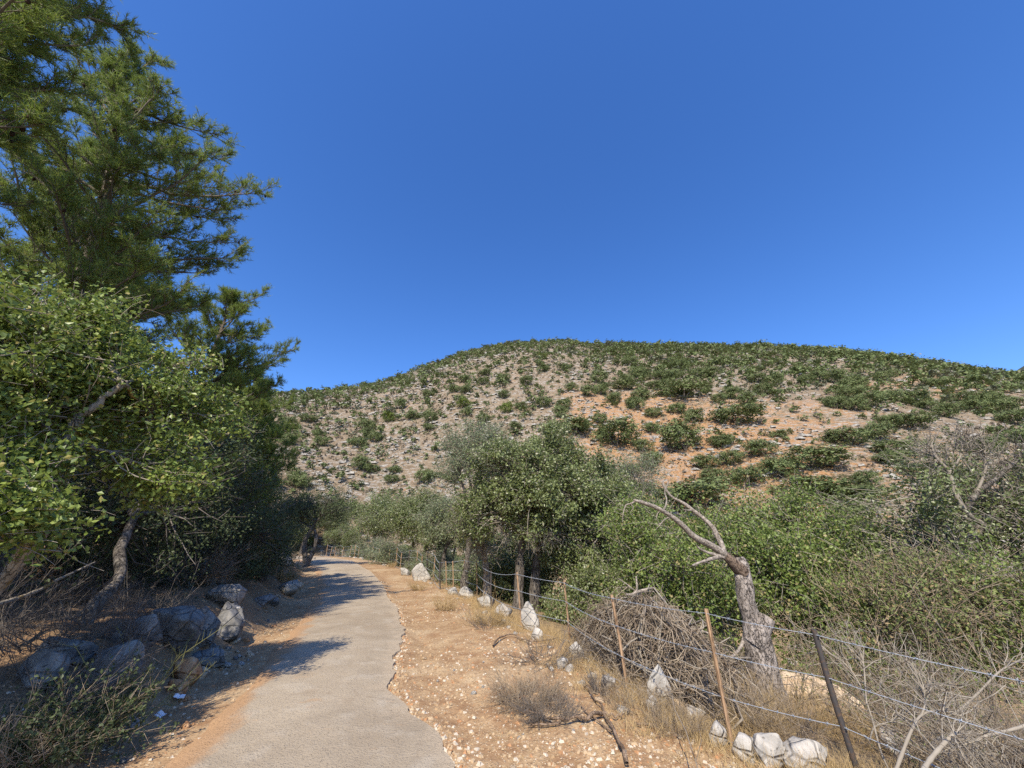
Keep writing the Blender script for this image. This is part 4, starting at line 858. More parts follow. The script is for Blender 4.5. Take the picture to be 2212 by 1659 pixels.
# dry scrub on the slope at the lower right
def scrub(label, x, y, seed, L, n, per, leaf=1500, mat='brown_twig', lm='scrub_leaf', up=.9, br=.6, r0=.008, lL=.025):
    return twig_shrub('dry_scrub', label, base(x, y), seed, n, br, L, up, .35, r0, per, L * .38, mat, lm, leaf, lL)
scrub('tangle of brown and olive scrub behind the dark iron post', 5.0, 5.6, 61, .95, 70, 18, 2600)
scrub('brown leafless scrub with reddish dead leaves right of the iron post', 6.0, 5.6, 62, .85, 80, 18, 2200)
scrub('dull olive scrub in the middle of the right slope', 6.6, 6.7, 63, .9, 90, 18, 6200)
scrub('dry brown brush reaching up at the right edge', 7.6, 5.4, 64, 1.0, 80, 18, 1800)
scrub('grey brown twig tangle in the lower right corner', 5.6, 4.2, 65, .8, 60, 16, 500)
scrub('thin dry brush at the foot of the right slope beside the fence', 4.4, 4.6, 66, .6, 50, 14, 350)
scrub('olive scrub growing at the foot of the dead trunk', 4.3, 7.4, 67, .9, 60, 18, 3600, lm='bright_leaf')
scrub('upper dry scrub below the half bare oak', 8.4, 6.5, 68, 1.0, 90, 18, 6200)
scrub('green tinged scrub at the edge of the spreading thicket', 5.5, 7.2, 69, 1.2, 80, 18, 6200, lm='bright_leaf')
scrub('sprawling brown brush under the grey green bush', 9.2, 5.8, 70, 1.0, 90, 18, 2600)
twig_shrub('dry_scrub', 'leafless grey twig tangle at the bottom edge right of the iron post', base(3.9, 3.55), 72, 70, .3, .75, .9, .4, .006, 14, .3, 'grey_twig')
twig_shrub('dry_scrub', 'leafless grey brown twig tangle between the tan rocks on the slope', base(4.6, 4.3), 73, 80, .4, .9, .8, .45, .006, 16, .32, 'pile_twig')
twig_shrub('dry_scrub', 'leafless pale twigs before the brown scrub on the right slope', base(5.2, 5.0), 74, 80, .5, 1.0, .9, .45, .006, 16, .34, 'grey_twig')
# ------------------------------------------------------------------ the dead trunk
Y = 6.6; b0 = at(1662, 1512, Y); L = (b0[0], b0[1], gz(b0[0], b0[1]) - .1)
T = thing('dead_tree', 'dead pollarded trunk with cracked grey bark and two bare arms pointing left over the fence', 'dead tree', L)
rng = np.random.default_rng(77)
def hp(*l): return np.array([at(u, v, Y + dy) for (u, v, dy) in l]) - np.array(L)
def rough_tube(g, p, R, sides, amp, seed):
    n0 = g.n; g.tubes(p, R, sides); v = g.V[-1]
    c = np.repeat(p, sides, 0); d = v - c; f = 1 + amp * fbm(v[:, 0] * 7, v[:, 1] * 7, v[:, 2] * 3.5, o=3, s=seed) * 2; g.V[-1] = c + d * f[:, None]
g = Geo(); px = 1 / 160.
p = spline(hp((1668, 1545, 0), (1664, 1520, 0), (1652, 1470, 0), (1640, 1410, 0), (1628, 1350, 0), (1612, 1300, 0), (1606, 1255, 0), (1600, 1222, .02), (1594, 1204, .03)), 46)
R = np.interp(np.linspace(0, 1, 46), [0, .125, .25, .375, .46, .53, .625, .75, .875, 1], [.29, .24, .205, .19, .168, .124, .114, .125, .124, .09]); rough_tube(g, p, R, 22, .17, 3)
q = spline(hp((1630, 1392, -.02), (1645, 1360, -.06), (1657, 1332, -.09)), 8); rough_tube(g, q, np.array([.15, .145, .138, .13, .122, .115, .11, .106]), 14, .10, 5)
obj('trunk', g, M['dead_bark'], T)
g = Geo(); g.cap(q[-1], .10, q[-1] - q[-2], 14); g.cap(p[-1], .075, p[-1] - p[-2] + V3(.02, 0, 0), 12); obj('cut_face', g, M['cut_wood'], T)
g = Geo(); rough_tube(g, spline(hp((1606, 1236, -.03), (1590, 1222, -.06), (1576, 1208, -.05), (1560, 1196, -.03)), 14), np.linspace(.10, .062, 14), 14, .16, 8); obj('rotten_fork', g, M['rot_wood'], T)
def arm(pts, r0, r1, n=26, seed=1, amp=.09):
    g = Geo(); pp = spline(hp(*pts), n); rough_tube(g, pp, np.linspace(r0, r1, n), 10, amp, seed); return obj('branch', g, M['dead_wood'], T)
arm([(1582, 1212, -.04), (1562, 1196, -.05), (1535, 1178, -.1), (1500, 1160, -.18), (1475, 1135, -.22), (1445, 1112, -.28), (1412, 1094, -.32), (1375, 1082, -.36), (1368, 1081, -.36)], .062, .020, 40, 2)
arm([(1565, 1200, 0), (1560, 1180, .03), (1550, 1160, .05), (1540, 1140, .07), (1520, 1120, .1), (1500, 1105, .12), (1478, 1088, .15), (1450, 1072, .18), (1434, 1050, .2), (1432, 1040, .2)], .050, .016, 40, 3)
arm([(1570, 1206, -.05), (1550, 1200, -.1), (1530, 1194, -.16), (1512, 1186, -.2), (1505, 1178, -.22)], .030, .012, 18, 4)
arm([(1555, 1202, -.1), (1535, 1208, -.2), (1515, 1214, -.28), (1495, 1222, -.33)], .034, .014, 18, 5, .2)
arm([(1375, 1082, -.36), (1362, 1088, -.37), (1352, 1092, -.38), (1346, 1110, -.38), (1345, 1128, -.38)], .016, .005, 16, 6)
arm([(1360, 1088, -.37), (1368, 1096, -.36), (1362, 1106, -.36)], .010, .004, 10, 7)
arm([(1432, 1104, -.29), (1438, 1092, -.2), (1440, 1078, -.1), (1436, 1064, .05), (1438, 1050, .1)], .014, .009, 14, 8)
arm([(1428, 1100, -.3), (1420, 1110, -.32), (1418, 1124, -.33)], .010, .004, 10, 9)
arm([(1450, 1114, -.27), (1434, 1124, -.3), (1424, 1136, -.32), (1418, 1142, -.32)], .012, .004, 12, 10)
arm([(1496, 1102, .12), (1484, 1102, .1), (1474, 1100, .08)], .014, .006, 10, 11)
arm([(1512, 1112, .1), (1510, 1100, .1), (1506, 1090, .1)], .010, .003, 10, 12)
arm([(1438, 1056, .18), (1442, 1046, .18), (1444, 1038, .18)], .016, .010, 8, 13)
arm([(1462, 1110, -.25), (1470, 1112, -.2), (1478, 1118, -.2)], .010, .004, 8, 14)
bs = on_ground(1590, 1430); g = Geo()
gb = Geo(); pts = np.array([at(1608, 1372, Y + .1), at(1604, 1390, Y), at(1595, 1405, Y - .05), at(1580, 1420, Y - .1), at(1565, 1430, Y - .1)]) ; gb.tubes(spline(pts - pts[-1], 18), np.linspace(.028, .015, 18), 8)
tag(obj('dead_branch', gb, M['dead_wood'], None, True, tuple(pts[-1])), 'bare tan branch leaning against the dead trunk above the brush', 'branch')

# ------------------------------------------------------------------ the brush pile
rng = np.random.default_rng(91); bc = V3(2.15, 7.75, gz(2.15, 7.75))
T = thing('brush_pile', 'heap of cut dry vines and twigs piled behind the fence beside the dead trunk', 'brush pile', tuple(bc))
ax, ay, hh = .95, 2.3, 1.06
def dome(u, w, f): return np.stack([ax * f * np.cos(u) * np.cos(w) + .12 * f * np.sin(w) - .16 * ay * f * np.sin(u) * np.cos(w), ay * f * np.sin(u) * np.cos(w) - .25 * np.sin(w), hh * f * np.clip(np.sin(w), 0, 1) ** 1.55 * (1 + .18 * np.sin(u * 3 + 1) * np.cos(w)) - .05], -1)
n = 2100; u0 = rng.uniform(0, 6.28, n); w0 = np.arcsin(rng.uniform(0, 1, n) ** .8); k = 7; t = np.linspace(-1, 1, k)
du = rng.normal(0, .32, n); dw = rng.normal(0, .36, n); f = rng.uniform(.6, 1.1, n)
cu = rng.normal(0, .10, n)
P = dome(u0[:, None] + du[:, None] * t + cu[:, None] * t ** 2, np.clip(w0[:, None] + dw[:, None] * t, -.05, 1.55), (f[:, None] * (1 + rng.normal(0, .05, (n, k)))))
P += rng.normal(0, .04, P.shape); P += rng.normal(0, .07, (n, 1, 3)) * (rng.uniform(0, 1, (n, 1, 1)) < .3)
g = Geo(); g.tubes(P, np.linspace(1, .5, k)[None] * (rng.uniform(.003, .009, (n, 1))), 3); obj('vines', g, M['pile_twig'], T)
k2 = rng.permutation(n)[:160]; g = Geo(); g.tubes(P[k2] * 1.04, np.linspace(1, .6, k)[None] * rng.uniform(.009, .017, (160, 1)), 5); obj('thick_vines', g, M['grey_twig'], T)
g = Geo(); q = dome(rng.uniform(0, 6.28, 3000), np.arcsin(rng.uniform(0, 1, 3000)), rng.uniform(.5, .85, 3000)); d = unit(rng.normal(size=(3000, 3))); g.tubes(np.stack([q, q + d * .22, q + d * .4 + rng.normal(0, .05, (3000, 3))], 1), np.array([[.004, .0035, .002]]).repeat(3000, 0), 3); obj('twigs', g, M['dark_twig'], T)
P2 = arcs(rng, 150, 1.0, 1.5, 1.0, .35, 8, .05, droop=.9); P2[..., 1] *= 1.7; P2[..., 0] *= .7; g = Geo(); g.tubes(P2, taper(P2, .008, .003, rng), 4); q = sub_twigs(rng, P2, 5, .35, 0, 3, .1); g.tubes(q, taper(q, .004, .002), 3); obj('loose_vines', g, M['pile_twig'], T)
g = Geo(); c = V3(.12, .1, hh + .08)
for d, r in ((V3(.34, .1, .06), .028), (V3(-.22, -.05, -.03), .03), (V3(.02, 0, .26), .022), (V3(.0, .0, -.45), .02), (V3(.28, -.12, .02), .015), (V3(-.3, .05, .22), .012)):
    g.tubes(spline(np.array([c, c + d * .5 + rng.normal(0, .02, 3), c + d]), 8), np.linspace(r, r * .7, 8), 7)
obj('stump', g, M['dead_wood'], T)

# ------------------------------------------------------------------ the fence
F = thing('wire_fence', 'long barbed wire fence on thin wooden stakes and dark iron posts along the right verge', 'fence', (0, 0, 0))
NEAR = [('iron', (1862, 1692), (1758, 1360)), ('stake', (1583, 1615), (1525, 1315)), ('stake', (1355, 1490), (1321, 1285)), ('stake', (1231, 1390), (1218, 1254)), ('stake', (1127, 1358), (1117, 1236)),
        ('iron', (1061, 1318), (1061, 1233)), ('stake', (1031, 1292), (1030, 1211)), ('stake', (1004, 1278), (1003, 1208)), ('stake', (979, 1272), (978, 1212)), ('stake', (965, 1271), (963, 1212)), ('iron', (951, 1274), (950, 1214))]
posts = [(V3(3.9, 2.6, -.35), V3(3.9, 2.6, .85), 'iron')]
for kd, b, t in NEAR:
    B = on_ground(*b); Tp = at(t[0], t[1], B[1]); posts.append((B, Tp, kd))
yy = np.linspace(18, 60, 2400); fx = xf(yy); fz = ground_z(fx, yy, False); dep = yy * math.cos(PITCH) + (fz - EYE) * math.sin(PITCH); fu = CU + FOC * fx / dep
ylast = posts[-1][0][1] + .4
for k, u in enumerate([936, 920, 909, 898, 881, 864, 854, 838, 832, 827, 817, 802, 792, 773, 765, 755, 739, 731, 722, 713, 704]):
    ok = yy > ylast; j = np.nonzero(ok)[0][np.argmin(np.abs(fu[ok] - u))]; ylast = yy[j] + .25
    B = V3(fx[j], yy[j], gz(fx[j], yy[j])); h = 1.28 + .16 * math.sin(k * 2.3)
    posts.append((B, B + V3(.05 * math.sin(k * 3.1), .03 * math.cos(k * 1.7), h), 'iron' if u in (920, 881, 832, 731) else 'stake'))
for k, (B, Tp, kd) in enumerate(posts):
    g = Geo(); r = .0205 if kd == 'stake' else .023
    r *= 1 + .022 * min(max(B[1] - 8, 0), 25)
    p = spline(np.array([B - (Tp - B) * .12, B * .5 + Tp * .5 + V3(.012 * math.sin(k * 5.), .01 * math.cos(k), 0), Tp]), 7)
    g.tubes(p, np.full(7, r) * (1 + .05 * np.sin(np.arange(7) * 2.1 + k)), 6 if kd == 'stake' else 8); g.cap(p[-1], r, p[-1] - p[-2], 6 if kd == 'stake' else 8)
    obj('wooden_stake' if kd == 'stake' else 'iron_post', g, M['stake' if kd == 'stake' else 'iron'], F, kd != 'stake')
rng = np.random.default_rng(13)
for fr in (.965, .66, .34, .04):
    P, C = [], []
    for (B, Tp, kd), (B2, Tp2, _) in zip(posts[:-1], posts[1:]):
        a = B + (Tp - B) * fr + V3(-.022, 0, 0); b = B2 + (Tp2 - B2) * fr + V3(-.022, 0, 0); n = 9; t = np.linspace(0, 1, n)[:-1, None]; d = np.linalg.norm(b - a)
        P.append(a * (1 - t) + b * t - V3(0, 0, 1) * (4 * t * (1 - t)) * .012 * d)
        for f in np.arange(.1, d, .125): C.append(a + (b - a) * f / d - V3(0, 0, 1) * 4 * (f / d) * (1 - f / d) * .012 * d)
    P.append((B2 + (Tp2 - B2) * fr)[None]); P = np.concatenate(P); g = Geo(); g.tubes(P, .0030 + .00030 * np.clip(P[:, 1] - 5, 0, 22), 5); w = obj('wire', g, M['galv'], F)
    C = np.array(C); C = C[C[:, 1] < 24]; n = len(C); g = Geo(); d = rng.normal(size=(n, 3)); d[:, 1] *= .4; d = unit(d) * .017
    e = rng.normal(size=(n, 3)); e = unit(e) * .017
    g.tubes(np.stack([C - d, C + d], 1), np.full((n, 2), .0022), 3); g.tubes(np.stack([C - e, C + e], 1), np.full((n, 2), .0022), 3)
    s = V3(.012, .018, 0); g.tubes(np.stack([C - s, C + s], 1), np.full((n, 2), .0055), 4)
    kind(obj('barbs', g, M['galv'], w), 'stuff')

# ------------------------------------------------------------------ small dry plants and fallen wood
twig_shrub('dry_shrub', 'straw coloured rounded dry shrub on the verge left of the upright limestone slab', base(-.55, 10.9), 201, 90, .16, .62, 1.0, .3, .004, 16, .22, 'straw', None)
twig_shrub('dry_shrub', 'bare dark stemmed weed growing out of the straw coloured dry shrub', base(-.62, 10.2), 202, 16, .05, .62, .9, .3, .006, 6, .2, 'dark_twig', None)
def gp_base(u, v): p = on_ground(u, v); return tuple(p)
twig_shrub('dry_shrub', 'low grey twiggy cushion plant on the gravel before the dead fallen branch', gp_base(1135, 1520), 203, 150, .30, .34, .55, .3, .0035, 14, .13, 'brown_twig', None)
twig_shrub('dry_shrub', 'flattened grey twig cushion trailing towards the fallen branch', gp_base(1185, 1550), 204, 80, .22, .28, .35, .3, .0035, 12, .12, 'dark_twig', None)
twig_shrub('dry_shrub', 'grey twig cushion right below the pointed white limestone', gp_base(1462, 1580), 205, 100, .2, .26, .6, .3, .003, 14, .11, 'brown_twig', None)
twig_shrub('dry_shrub', 'small dark dried plant standing upright on the gravel by the third stake', gp_base(1292, 1500), 206, 40, .06, .26, 1.6, .2, .004, 10, .09, 'dark_twig', None)
twig_shrub('dry_shrub', 'tangle of dry brown stems in front of the pointed white limestone', gp_base(1372, 1530), 207, 90, .28, .26, .6, .4, .003, 12, .12, 'brown_twig', None)
twig_shrub('dry_shrub', 'grey dead vine bundle lying before the brush pile', gp_base(1170, 1425), 208, 60, .4, .55, .25, .35, .005, 8, .2, 'dark_twig', None)
for k, (u, v) in enumerate([(1640, 1590), (1700, 1600), (1745, 1570), (1600, 1560), (1840, 1610), (1660, 1560), (1555, 1500)]):
    twig_shrub('dry_shrub', ['golden dry weed between the nearest stake and the white stones', 'brown dry weed behind the white wedge of limestone', 'dry weed growing before the tan rock ledge', 'dry stalks at the side of the nearest wooden stake', 'golden dry stems right beside the dark iron post', 'brown stalks at the foot of the dead trunk', 'tangled dry stems behind the nearest wooden stake'][k],
               gp_base(u, v), 220 + k, 60, .22, .42, 1.1, .35, .003, 14, .16, ['straw', 'brown_twig'][k % 2], None)
for k, (u, v, m, lab) in enumerate([(960, 1318, 'straw', 'small straw tuft at the verge halfway to the bend'), (905, 1275, 'straw', 'dry tuft beneath the far boulder under the fence'), (845, 1225, 'straw', 'straw tuft at the verge near the far stakes')]):
    twig_shrub('dry_shrub', lab, gp_base(u, v), 240 + k, 60, .22, .40, 1.2, .3, .005, 10, .18, m, None)
# left side
twig_shrub('dry_shrub', 'pale straw coloured bush leaning right above the grey rock hump', gp_base(425, 1268), 250, 120, .2, 1.15, 1.1, .3, .007, 20, .28, 'pile_twig', None)
twig_shrub('dry_shrub', 'tall dry brown bush in half shade under the small slim oak', gp_base(455, 1215), 251, 130, .5, 1.5, 1.1, .3, .010, 18, .4, 'brown_twig', None)
twig_shrub('dry_shrub', 'brown dry tuft at the sunny edge before the shaded roadside oak', gp_base(612, 1258), 252, 90, .35, .55, 1.2, .3, .008, 12, .25, 'straw', None)
twig_shrub('thorny_shrub', 'spindly yellow green thorny plant on the near left bank', gp_base(285, 1560), 253, 26, .12, .72, 1.1, .35, .0048, 12, .12, 'green_twig', None)
twig_shrub('green_shrub', 'low green leafy shrub, shade put into its leaf colour, at the lower left corner', gp_base(120, 1625), 254, 70, .2, .44, .9, .3, .005, 14, .18, 'brown_twig', 'oak_shade_leaf', 8000, .034)  # leaf colour darkened to stand for shade over this shrub
twig_shrub('dry_shrub', 'dry yellowish grass clump in the very lower left corner', gp_base(30, 1650), 255, 90, .16, .3, 1.0, .25, .003, 8, .12, 'pile_twig', None)
for k, (u, v, lab) in enumerate([(90, 1400, 'bare dark brush behind the leaning oak trunk'), (260, 1400, 'bare dark twigs in front of the wide grey boulder'), (330, 1330, 'dark dead brush behind the boulder row'), (180, 1300, 'grey dead brush under the leafy tree'), (30, 1350, 'dark brush at the left edge under the leafy tree'), (400, 1225, 'dark dry undergrowth below the pines'), (560, 1235, 'shaded dark bush beside the slim two stemmed oak'), (330, 1225, 'dark tangle of twigs at the foot of the tall pine'), (40, 1545, 'dark twigs left of the low green shrub')]):
    twig_shrub('dry_shrub', lab, gp_base(u, v), 260 + k, 46, .4, [.6, .42, .5, .8, .7, 1.1, 1.1, 1.2, .4][k], .7, .4, .006, 12, .28, 'dark_twig', 'oak_shade_leaf' if k in (5, 6, 7) else None, 1500, .05)
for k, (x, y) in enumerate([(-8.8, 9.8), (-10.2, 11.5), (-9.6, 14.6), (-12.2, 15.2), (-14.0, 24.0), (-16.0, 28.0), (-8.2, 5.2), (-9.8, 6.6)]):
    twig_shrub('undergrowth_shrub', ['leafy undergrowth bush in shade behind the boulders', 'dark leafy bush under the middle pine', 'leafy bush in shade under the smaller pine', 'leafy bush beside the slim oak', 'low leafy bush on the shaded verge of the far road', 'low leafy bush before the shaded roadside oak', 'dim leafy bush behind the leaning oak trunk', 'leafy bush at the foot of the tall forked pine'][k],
               base(x, y), 280 + k, 80, .5, 1.5 if k < 4 or k > 5 else 1.0, .8, .3, .010, 16, .45, 'dark_twig', 'oak_shade_leaf', 5200, .065)
def fallen(name, label, strands, mat, lift=.02):
    o = None; g = Geo(); b0 = on_ground(*strands[0][0][0])
    for pts, r0, r1 in strands:
        P = np.array([on_ground(*p) for p in pts]); P = spline(P, 22); P[:, 2] = ground_z(P[:, 0], P[:, 1]) + lift + r0 + .03 * np.abs(np.sin(np.arange(22) * .6)) * (r0 > .012)
        g.tubes(P - b0, np.linspace(r0, r1, 22) * (1 + .12 * np.sin(np.arange(22) * 1.9)), 7)
    return tag(obj(name, g, M[mat], None, True, tuple(b0)), label, 'branch')
fallen('fallen_branch', 'crooked dead branch lying flat on the gravel near the bottom edge', [([(1300, 1552), (1275, 1562), (1240, 1566), (1205, 1570), (1175, 1562), (1130, 1548)], .020, .008), ([(1210, 1570), (1170, 1573), (1140, 1575)], .012, .006), ([(1300, 1552), (1330, 1560), (1352, 1556)], .014, .007)], 'fallen_bark')
fallen('fallen_branch', 'long straight dead branch pointing to the bottom edge across the gravel', [([(1355, 1662), (1345, 1630), (1328, 1595), (1308, 1560), (1300, 1535), (1275, 1505), (1262, 1492)], .018, .006), ([(1322, 1590), (1300, 1572), (1262, 1540), (1255, 1530)], .011, .005)], 'fallen_bark')
fallen('fallen_branch', 'curved twig lying below the pointed white limestone', [([(1370, 1570), (1400, 1574), (1430, 1572), (1445, 1560)], .012, .006)], 'fallen_bark')
fallen('fallen_branch', 'grey dead branch lying before the second wooden stake', [([(1065, 1400), (1085, 1382), (1110, 1378), (1140, 1392), (1175, 1390), (1215, 1382)], .016, .008), ([(1140, 1394), (1160, 1402), (1190, 1394)], .010, .006)], 'fallen_bark')
def branch3d(label, strands, mat='grey_twig', name='dead_branch'):
    g = Geo(); b0 = at(*strands[0][0][0])
    for pts, r0, r1 in strands:
        P = spline(np.array([at(*p) for p in pts]) - b0, 20); g.tubes(P, .5 * np.linspace(r0, r1, 20) * (1 + .14 * np.sin(np.arange(20) * 2.3)), 8)
        if mat == 'grey_twig':
            q = sub_twigs(np.random.default_rng(len(label)), P[None, 4:], 16, .42, .1, 5, .12); g.tubes(q, taper(q, .0045, .0018), 4); q = sub_twigs(np.random.default_rng(7), q, 3, .18, .1, 3, .1); g.tubes(q, taper(q, .0025, .001), 3)
    return tag(obj(name, g, M[mat], None, True, tuple(b0)), label, 'branch')
branch3d('pale fallen trunk slanting in the brush at the left edge below the leafy tree', [([(-30, 1312, 4.6), (40, 1292, 5.0), (90, 1272, 5.3), (125, 1252, 5.6), (160, 1236, 5.9), (205, 1214, 6.2)], .055, .018)], 'pale_bark', 'fallen_branch')
branch3d('pale forked dead branch standing at the bottom right among twigs', [([(1930, 1680, 3.6), (1948, 1630, 3.65), (1968, 1580, 3.7), (1990, 1545, 3.8), (2030, 1535, 3.8), (2080, 1550, 3.7)], .026, .010), ([(1990, 1548, 3.8), (1998, 1520, 3.8), (1996, 1490, 3.8)], .016, .009)])
branch3d('short pale cut branch leaning at the bottom right corner', [([(1985, 1680, 3.4), (2010, 1640, 3.5), (2045, 1600, 3.6), (2062, 1585, 3.6)], .030, .022)])
branch3d('long thin bare stem rising behind the iron post towards the fence', [([(1935, 1690, 4.0), (1905, 1630, 4.0), (1880, 1540, 4.1), (1850, 1465, 4.2), (1815, 1425, 4.3), (1790, 1410, 4.3)], .016, .008), ([(1872, 1520, 4.1), (1866, 1440, 4.15), (1862, 1415, 4.2)], .012, .007)])
branch3d('bare pale limb slanting across the brush near the right edge', [([(2060, 1545, 4.4), (2110, 1500, 4.4), (2160, 1450, 4.4), (2205, 1425, 4.4)], .020, .012), ([(2100, 1508, 4.4), (2060, 1500, 4.4), (2005, 1478, 4.4)], .016, .010)])
branch3d('thick pale dead limb lying low at the right edge', [([(2240, 1560, 3.8), (2190, 1575, 3.8), (2130, 1590, 3.8), (2080, 1610, 3.8)], .026, .014)])
branch3d('thin arched twig rising from the ground before the iron post', [([(1878, 1600, 4.2), (1890, 1570, 4.2), (1920, 1560, 4.2), (1945, 1550, 4.2)], .012, .006)])

# ------------------------------------------------------------------ the hill: oaks, scrub and outcrops
rng = np.random.default_rng(404)
def hill_bush(seed, n_bl, n_cl, per, cr, LL):
    r = np.random.default_rng(seed); bl = [(0, 0, .40, .44, .44, .38)]
    for k in range(n_bl): a = r.uniform(0, 6.28); bl.append((.42 * math.cos(a) * r.uniform(.5, 1), .42 * math.sin(a) * r.uniform(.5, 1), r.uniform(.28, .62), *(r.uniform(.22, .36),) * 2, r.uniform(.18, .28)))
    h, C, d, i = crown(r, bl, n_cl, per, cr, LL, LL * .8, .8, .6, 0, 3, .16, 1.0, .38); return h
near_mesh = {}; far_mesh = {}
for key, m in (('g', 'hill_leaf'), ('y', 'hill_leaf_yellow'), ('s', 'hill_leaf_grey')):
    near_mesh[key] = [build_mesh('crown', hill_bush(500 + k, 7, 520, 8, .055, .062), M[m], False) for k in range(5 if key == 'g' else 2)]
trunk_g = Geo()
for a in (0, 2.1, 4.0): trunk_g.tubes(np.array([(0, 0, -.08), (.05 * math.cos(a), .05 * math.sin(a), .12), (.16 * math.cos(a), .16 * math.sin(a), .38)]), np.array([.03, .022, .012]), 5)
trunk_me = build_mesh('trunk', trunk_g, M['oak_bark'])
def put_bush(p, w, h, key, label, group=None, name='hill_oak'):
    T = thing(name, label, 'tree' if name == 'hill_oak' else 'shrub', (p[0], p[1], p[2] - .1), rng.uniform(0, 6.28), group); ms = near_mesh[key]
    T.scale = (w, w * rng.uniform(.9, 1.15), h * 1.15); obj('trunk', trunk_me, None, T); obj('crown', ms[int(rng.integers(len(ms)))], None, T); return T
def px_m(p): return FOC / (p[1] * math.cos(PITCH) + (p[2] - EYE) * math.sin(PITCH))
SPEC = [(1595, 918, 84, 46, 'g', 'wide dark oak alone on the orange slope at mid height'), (1480, 972, 80, 62, 'g', 'tall dark oak clump on the orange slope left of the wide dark oak'), (1478, 862, 96, 42, 'g', 'broad oak clump above the orange slope'), (1763, 1012, 110, 52, 'g', 'largest spreading oak on the lower orange slope'),
        (1690, 1032, 62, 50, 'g', 'oak just left of and below the largest spreading oak'), (1652, 985, 58, 38, 'g', 'dark oak pair above the oak on the lower orange slope'), (1532, 1012, 46, 32, 'g', 'small round oak on the lower orange slope'), (1560, 962, 42, 26, 'g', 'flat topped small oak below the wide dark oak'),
        (1562, 968, 26, 22, 'g', 'little oak under the flat topped one'), (1838, 962, 72, 42, 'g', 'dark two humped oak right of the largest spreading oak'), (1415, 902, 34, 24, 'g', 'small bright round oak above the orange slope'), (1350, 842, 40, 26, 'g', 'round oak on the shoulder above the big oak'),
        (1332, 962, 90, 56, 'g', 'broad oak clump right above the big twin trunk oak'), (1395, 975, 40, 28, 'g', 'round oak between the broad clump and the orange slope'), (1940, 982, 84, 34, 'g', 'low oak clump at the right end of the orange slope'), (1975, 925, 70, 34, 'g', 'oak with bare patch beside it on the right slope'),
        (1003, 880, 30, 20, 'y', 'yellow green bush low on the bare hillside'), (1095, 892, 22, 28, 'y', 'young pointed yellow green tree right of the yellow bush'), (1172, 775, 18, 14, 'y', 'small yellow green tree below the rocky summit'), (838, 912, 26, 26, 'y', 'light green young tree on the lower left hillside'),
        (1240, 940, 70, 40, 'g', 'dark clump just above the top of the big oak'), (1500, 1100, 150, 64, 'g', 'dense oak clump at the foot of the orange slope behind the dead branches'), (1740, 1075, 130, 46, 'g', 'dark band of oak at the foot of the slope right of the dead trunk'), (1850, 1090, 120, 46, 'g', 'oak clump at the slope foot before the half bare oak')]
taken = []
for (u, v, w, h, key, lab) in SPEC:
    p = on_ground(u, v, 40); s = px_m(p); put_bush(p, w / s, h / s * .95, key, lab); taken.append((p[0], p[1], w / s * .5))
def dens(x, y):
    az = np.degrees(np.arctan2(x, y)); r = np.hypot(x, y); _, rr, r0, _ = hill_par(az); s = (r - r0) / (rr - r0)
    d = .62 + .75 * sst(.36, .08, s) * sst(12, 2, az) - .15 * sst(.92, 1., s) * np.exp(-((az - 4) / 9) ** 2) + .62 * sst(12, 30, az) * sst(.28, .42, s) * (1 - .25 * sst(.85, 1.0, s)) + .55 * sst(44, 54, az) * sst(.12, .3, s) + .30 * sst(.10, .0, s) + .16 * np.exp(-((s - .25) / .12) ** 2) * sst(0, -14, az)
    d += -.16 * np.exp(-((az - 30) / 17) ** 2 - ((s - .17) / .12) ** 2) * 1.4
    return d * (1 + .9 * fbm(x / 14, y / 14, o=3, s=303)), s, az, r
N = 160000; az = rng.uniform(-46, 74, N); _, rr, r0, _ = hill_par(az); s = rng.uniform(0.0, 1.06, N); r = r0 + s * (rr - r0); A = np.radians(az); X, Yv = np.sin(A) * r, np.cos(A) * r
d, _, _, _ = dens(X, Yv); keep = rng.uniform(0, 1, N) < np.clip(d, 0, 1) * (r / 190.) ** 1.0 * .45
X, Yv, r, d, az = X[keep], Yv[keep], r[keep], d[keep], az[keep]
cand = []
grid = {}
for k in rng.permutation(len(X)):
    w = (1.3 + 3.9 * rng.uniform() ** 2.0) * (.85 + .25 * min(r[k] / 200, 1.2)) * (1.0 if az[k] > 14 else .80)
    if any((X[k] - a) ** 2 + (Yv[k] - b) ** 2 < (c + w * .42) ** 2 for a, b, c in taken): continue
    cell = (int(X[k] // 6), int(Yv[k] // 6)); bad = False
    for i in (-1, 0, 1):
        for j in (-1, 0, 1):
            for (a, b, c) in grid.get((cell[0] + i, cell[1] + j), ()):
                if (X[k] - a) ** 2 + (Yv[k] - b) ** 2 < ((c + w) * (.37 if az[k] < 14 else .27)) ** 2: bad = True
    if bad: continue
    grid.setdefault(cell, []).append((X[k], Yv[k], w)); cand.append((w / r[k], X[k], Yv[k], w))
    if len(cand) > 7300: break
cand.sort(reverse=True)
print('BUSHES', len(cand)); kinds_ = rng.uniform(0, 1, len(cand))
xs = np.array([c[1] for c in cand]); ysv = np.array([c[2] for c in cand]); zs = ground_z(xs, ysv); azc = np.degrees(np.arctan2(xs, ysv))
def lab_zone(a, x, y):
    _, rr, r0, _ = hill_par(a); q = (math.hypot(x, y) - r0) / (rr - r0)
    side = ('left', 'on the rocky left side') if a < -6 else (('middle', 'below the rounded summit') if a < 16 else ('right', 'on the densely covered right side'))
    hgt = 'near the foot of the slope' if q < .2 else ('at mid slope' if q < .5 else 'high on the slope')
    return f'round dark oak {hgt}, {side[1]}', f'oaks {hgt}, {side[0]} of the hill'
for k in range(min(276, len(cand))):
    _, x, y, w = cand[k]; key = 'g' if kinds_[k] < .93 else 'g'
    lb, gr = lab_zone(azc[k], x, y); put_bush((x, y, zs[k]), w, w * rng.uniform(.62, .95), key, lb, gr)
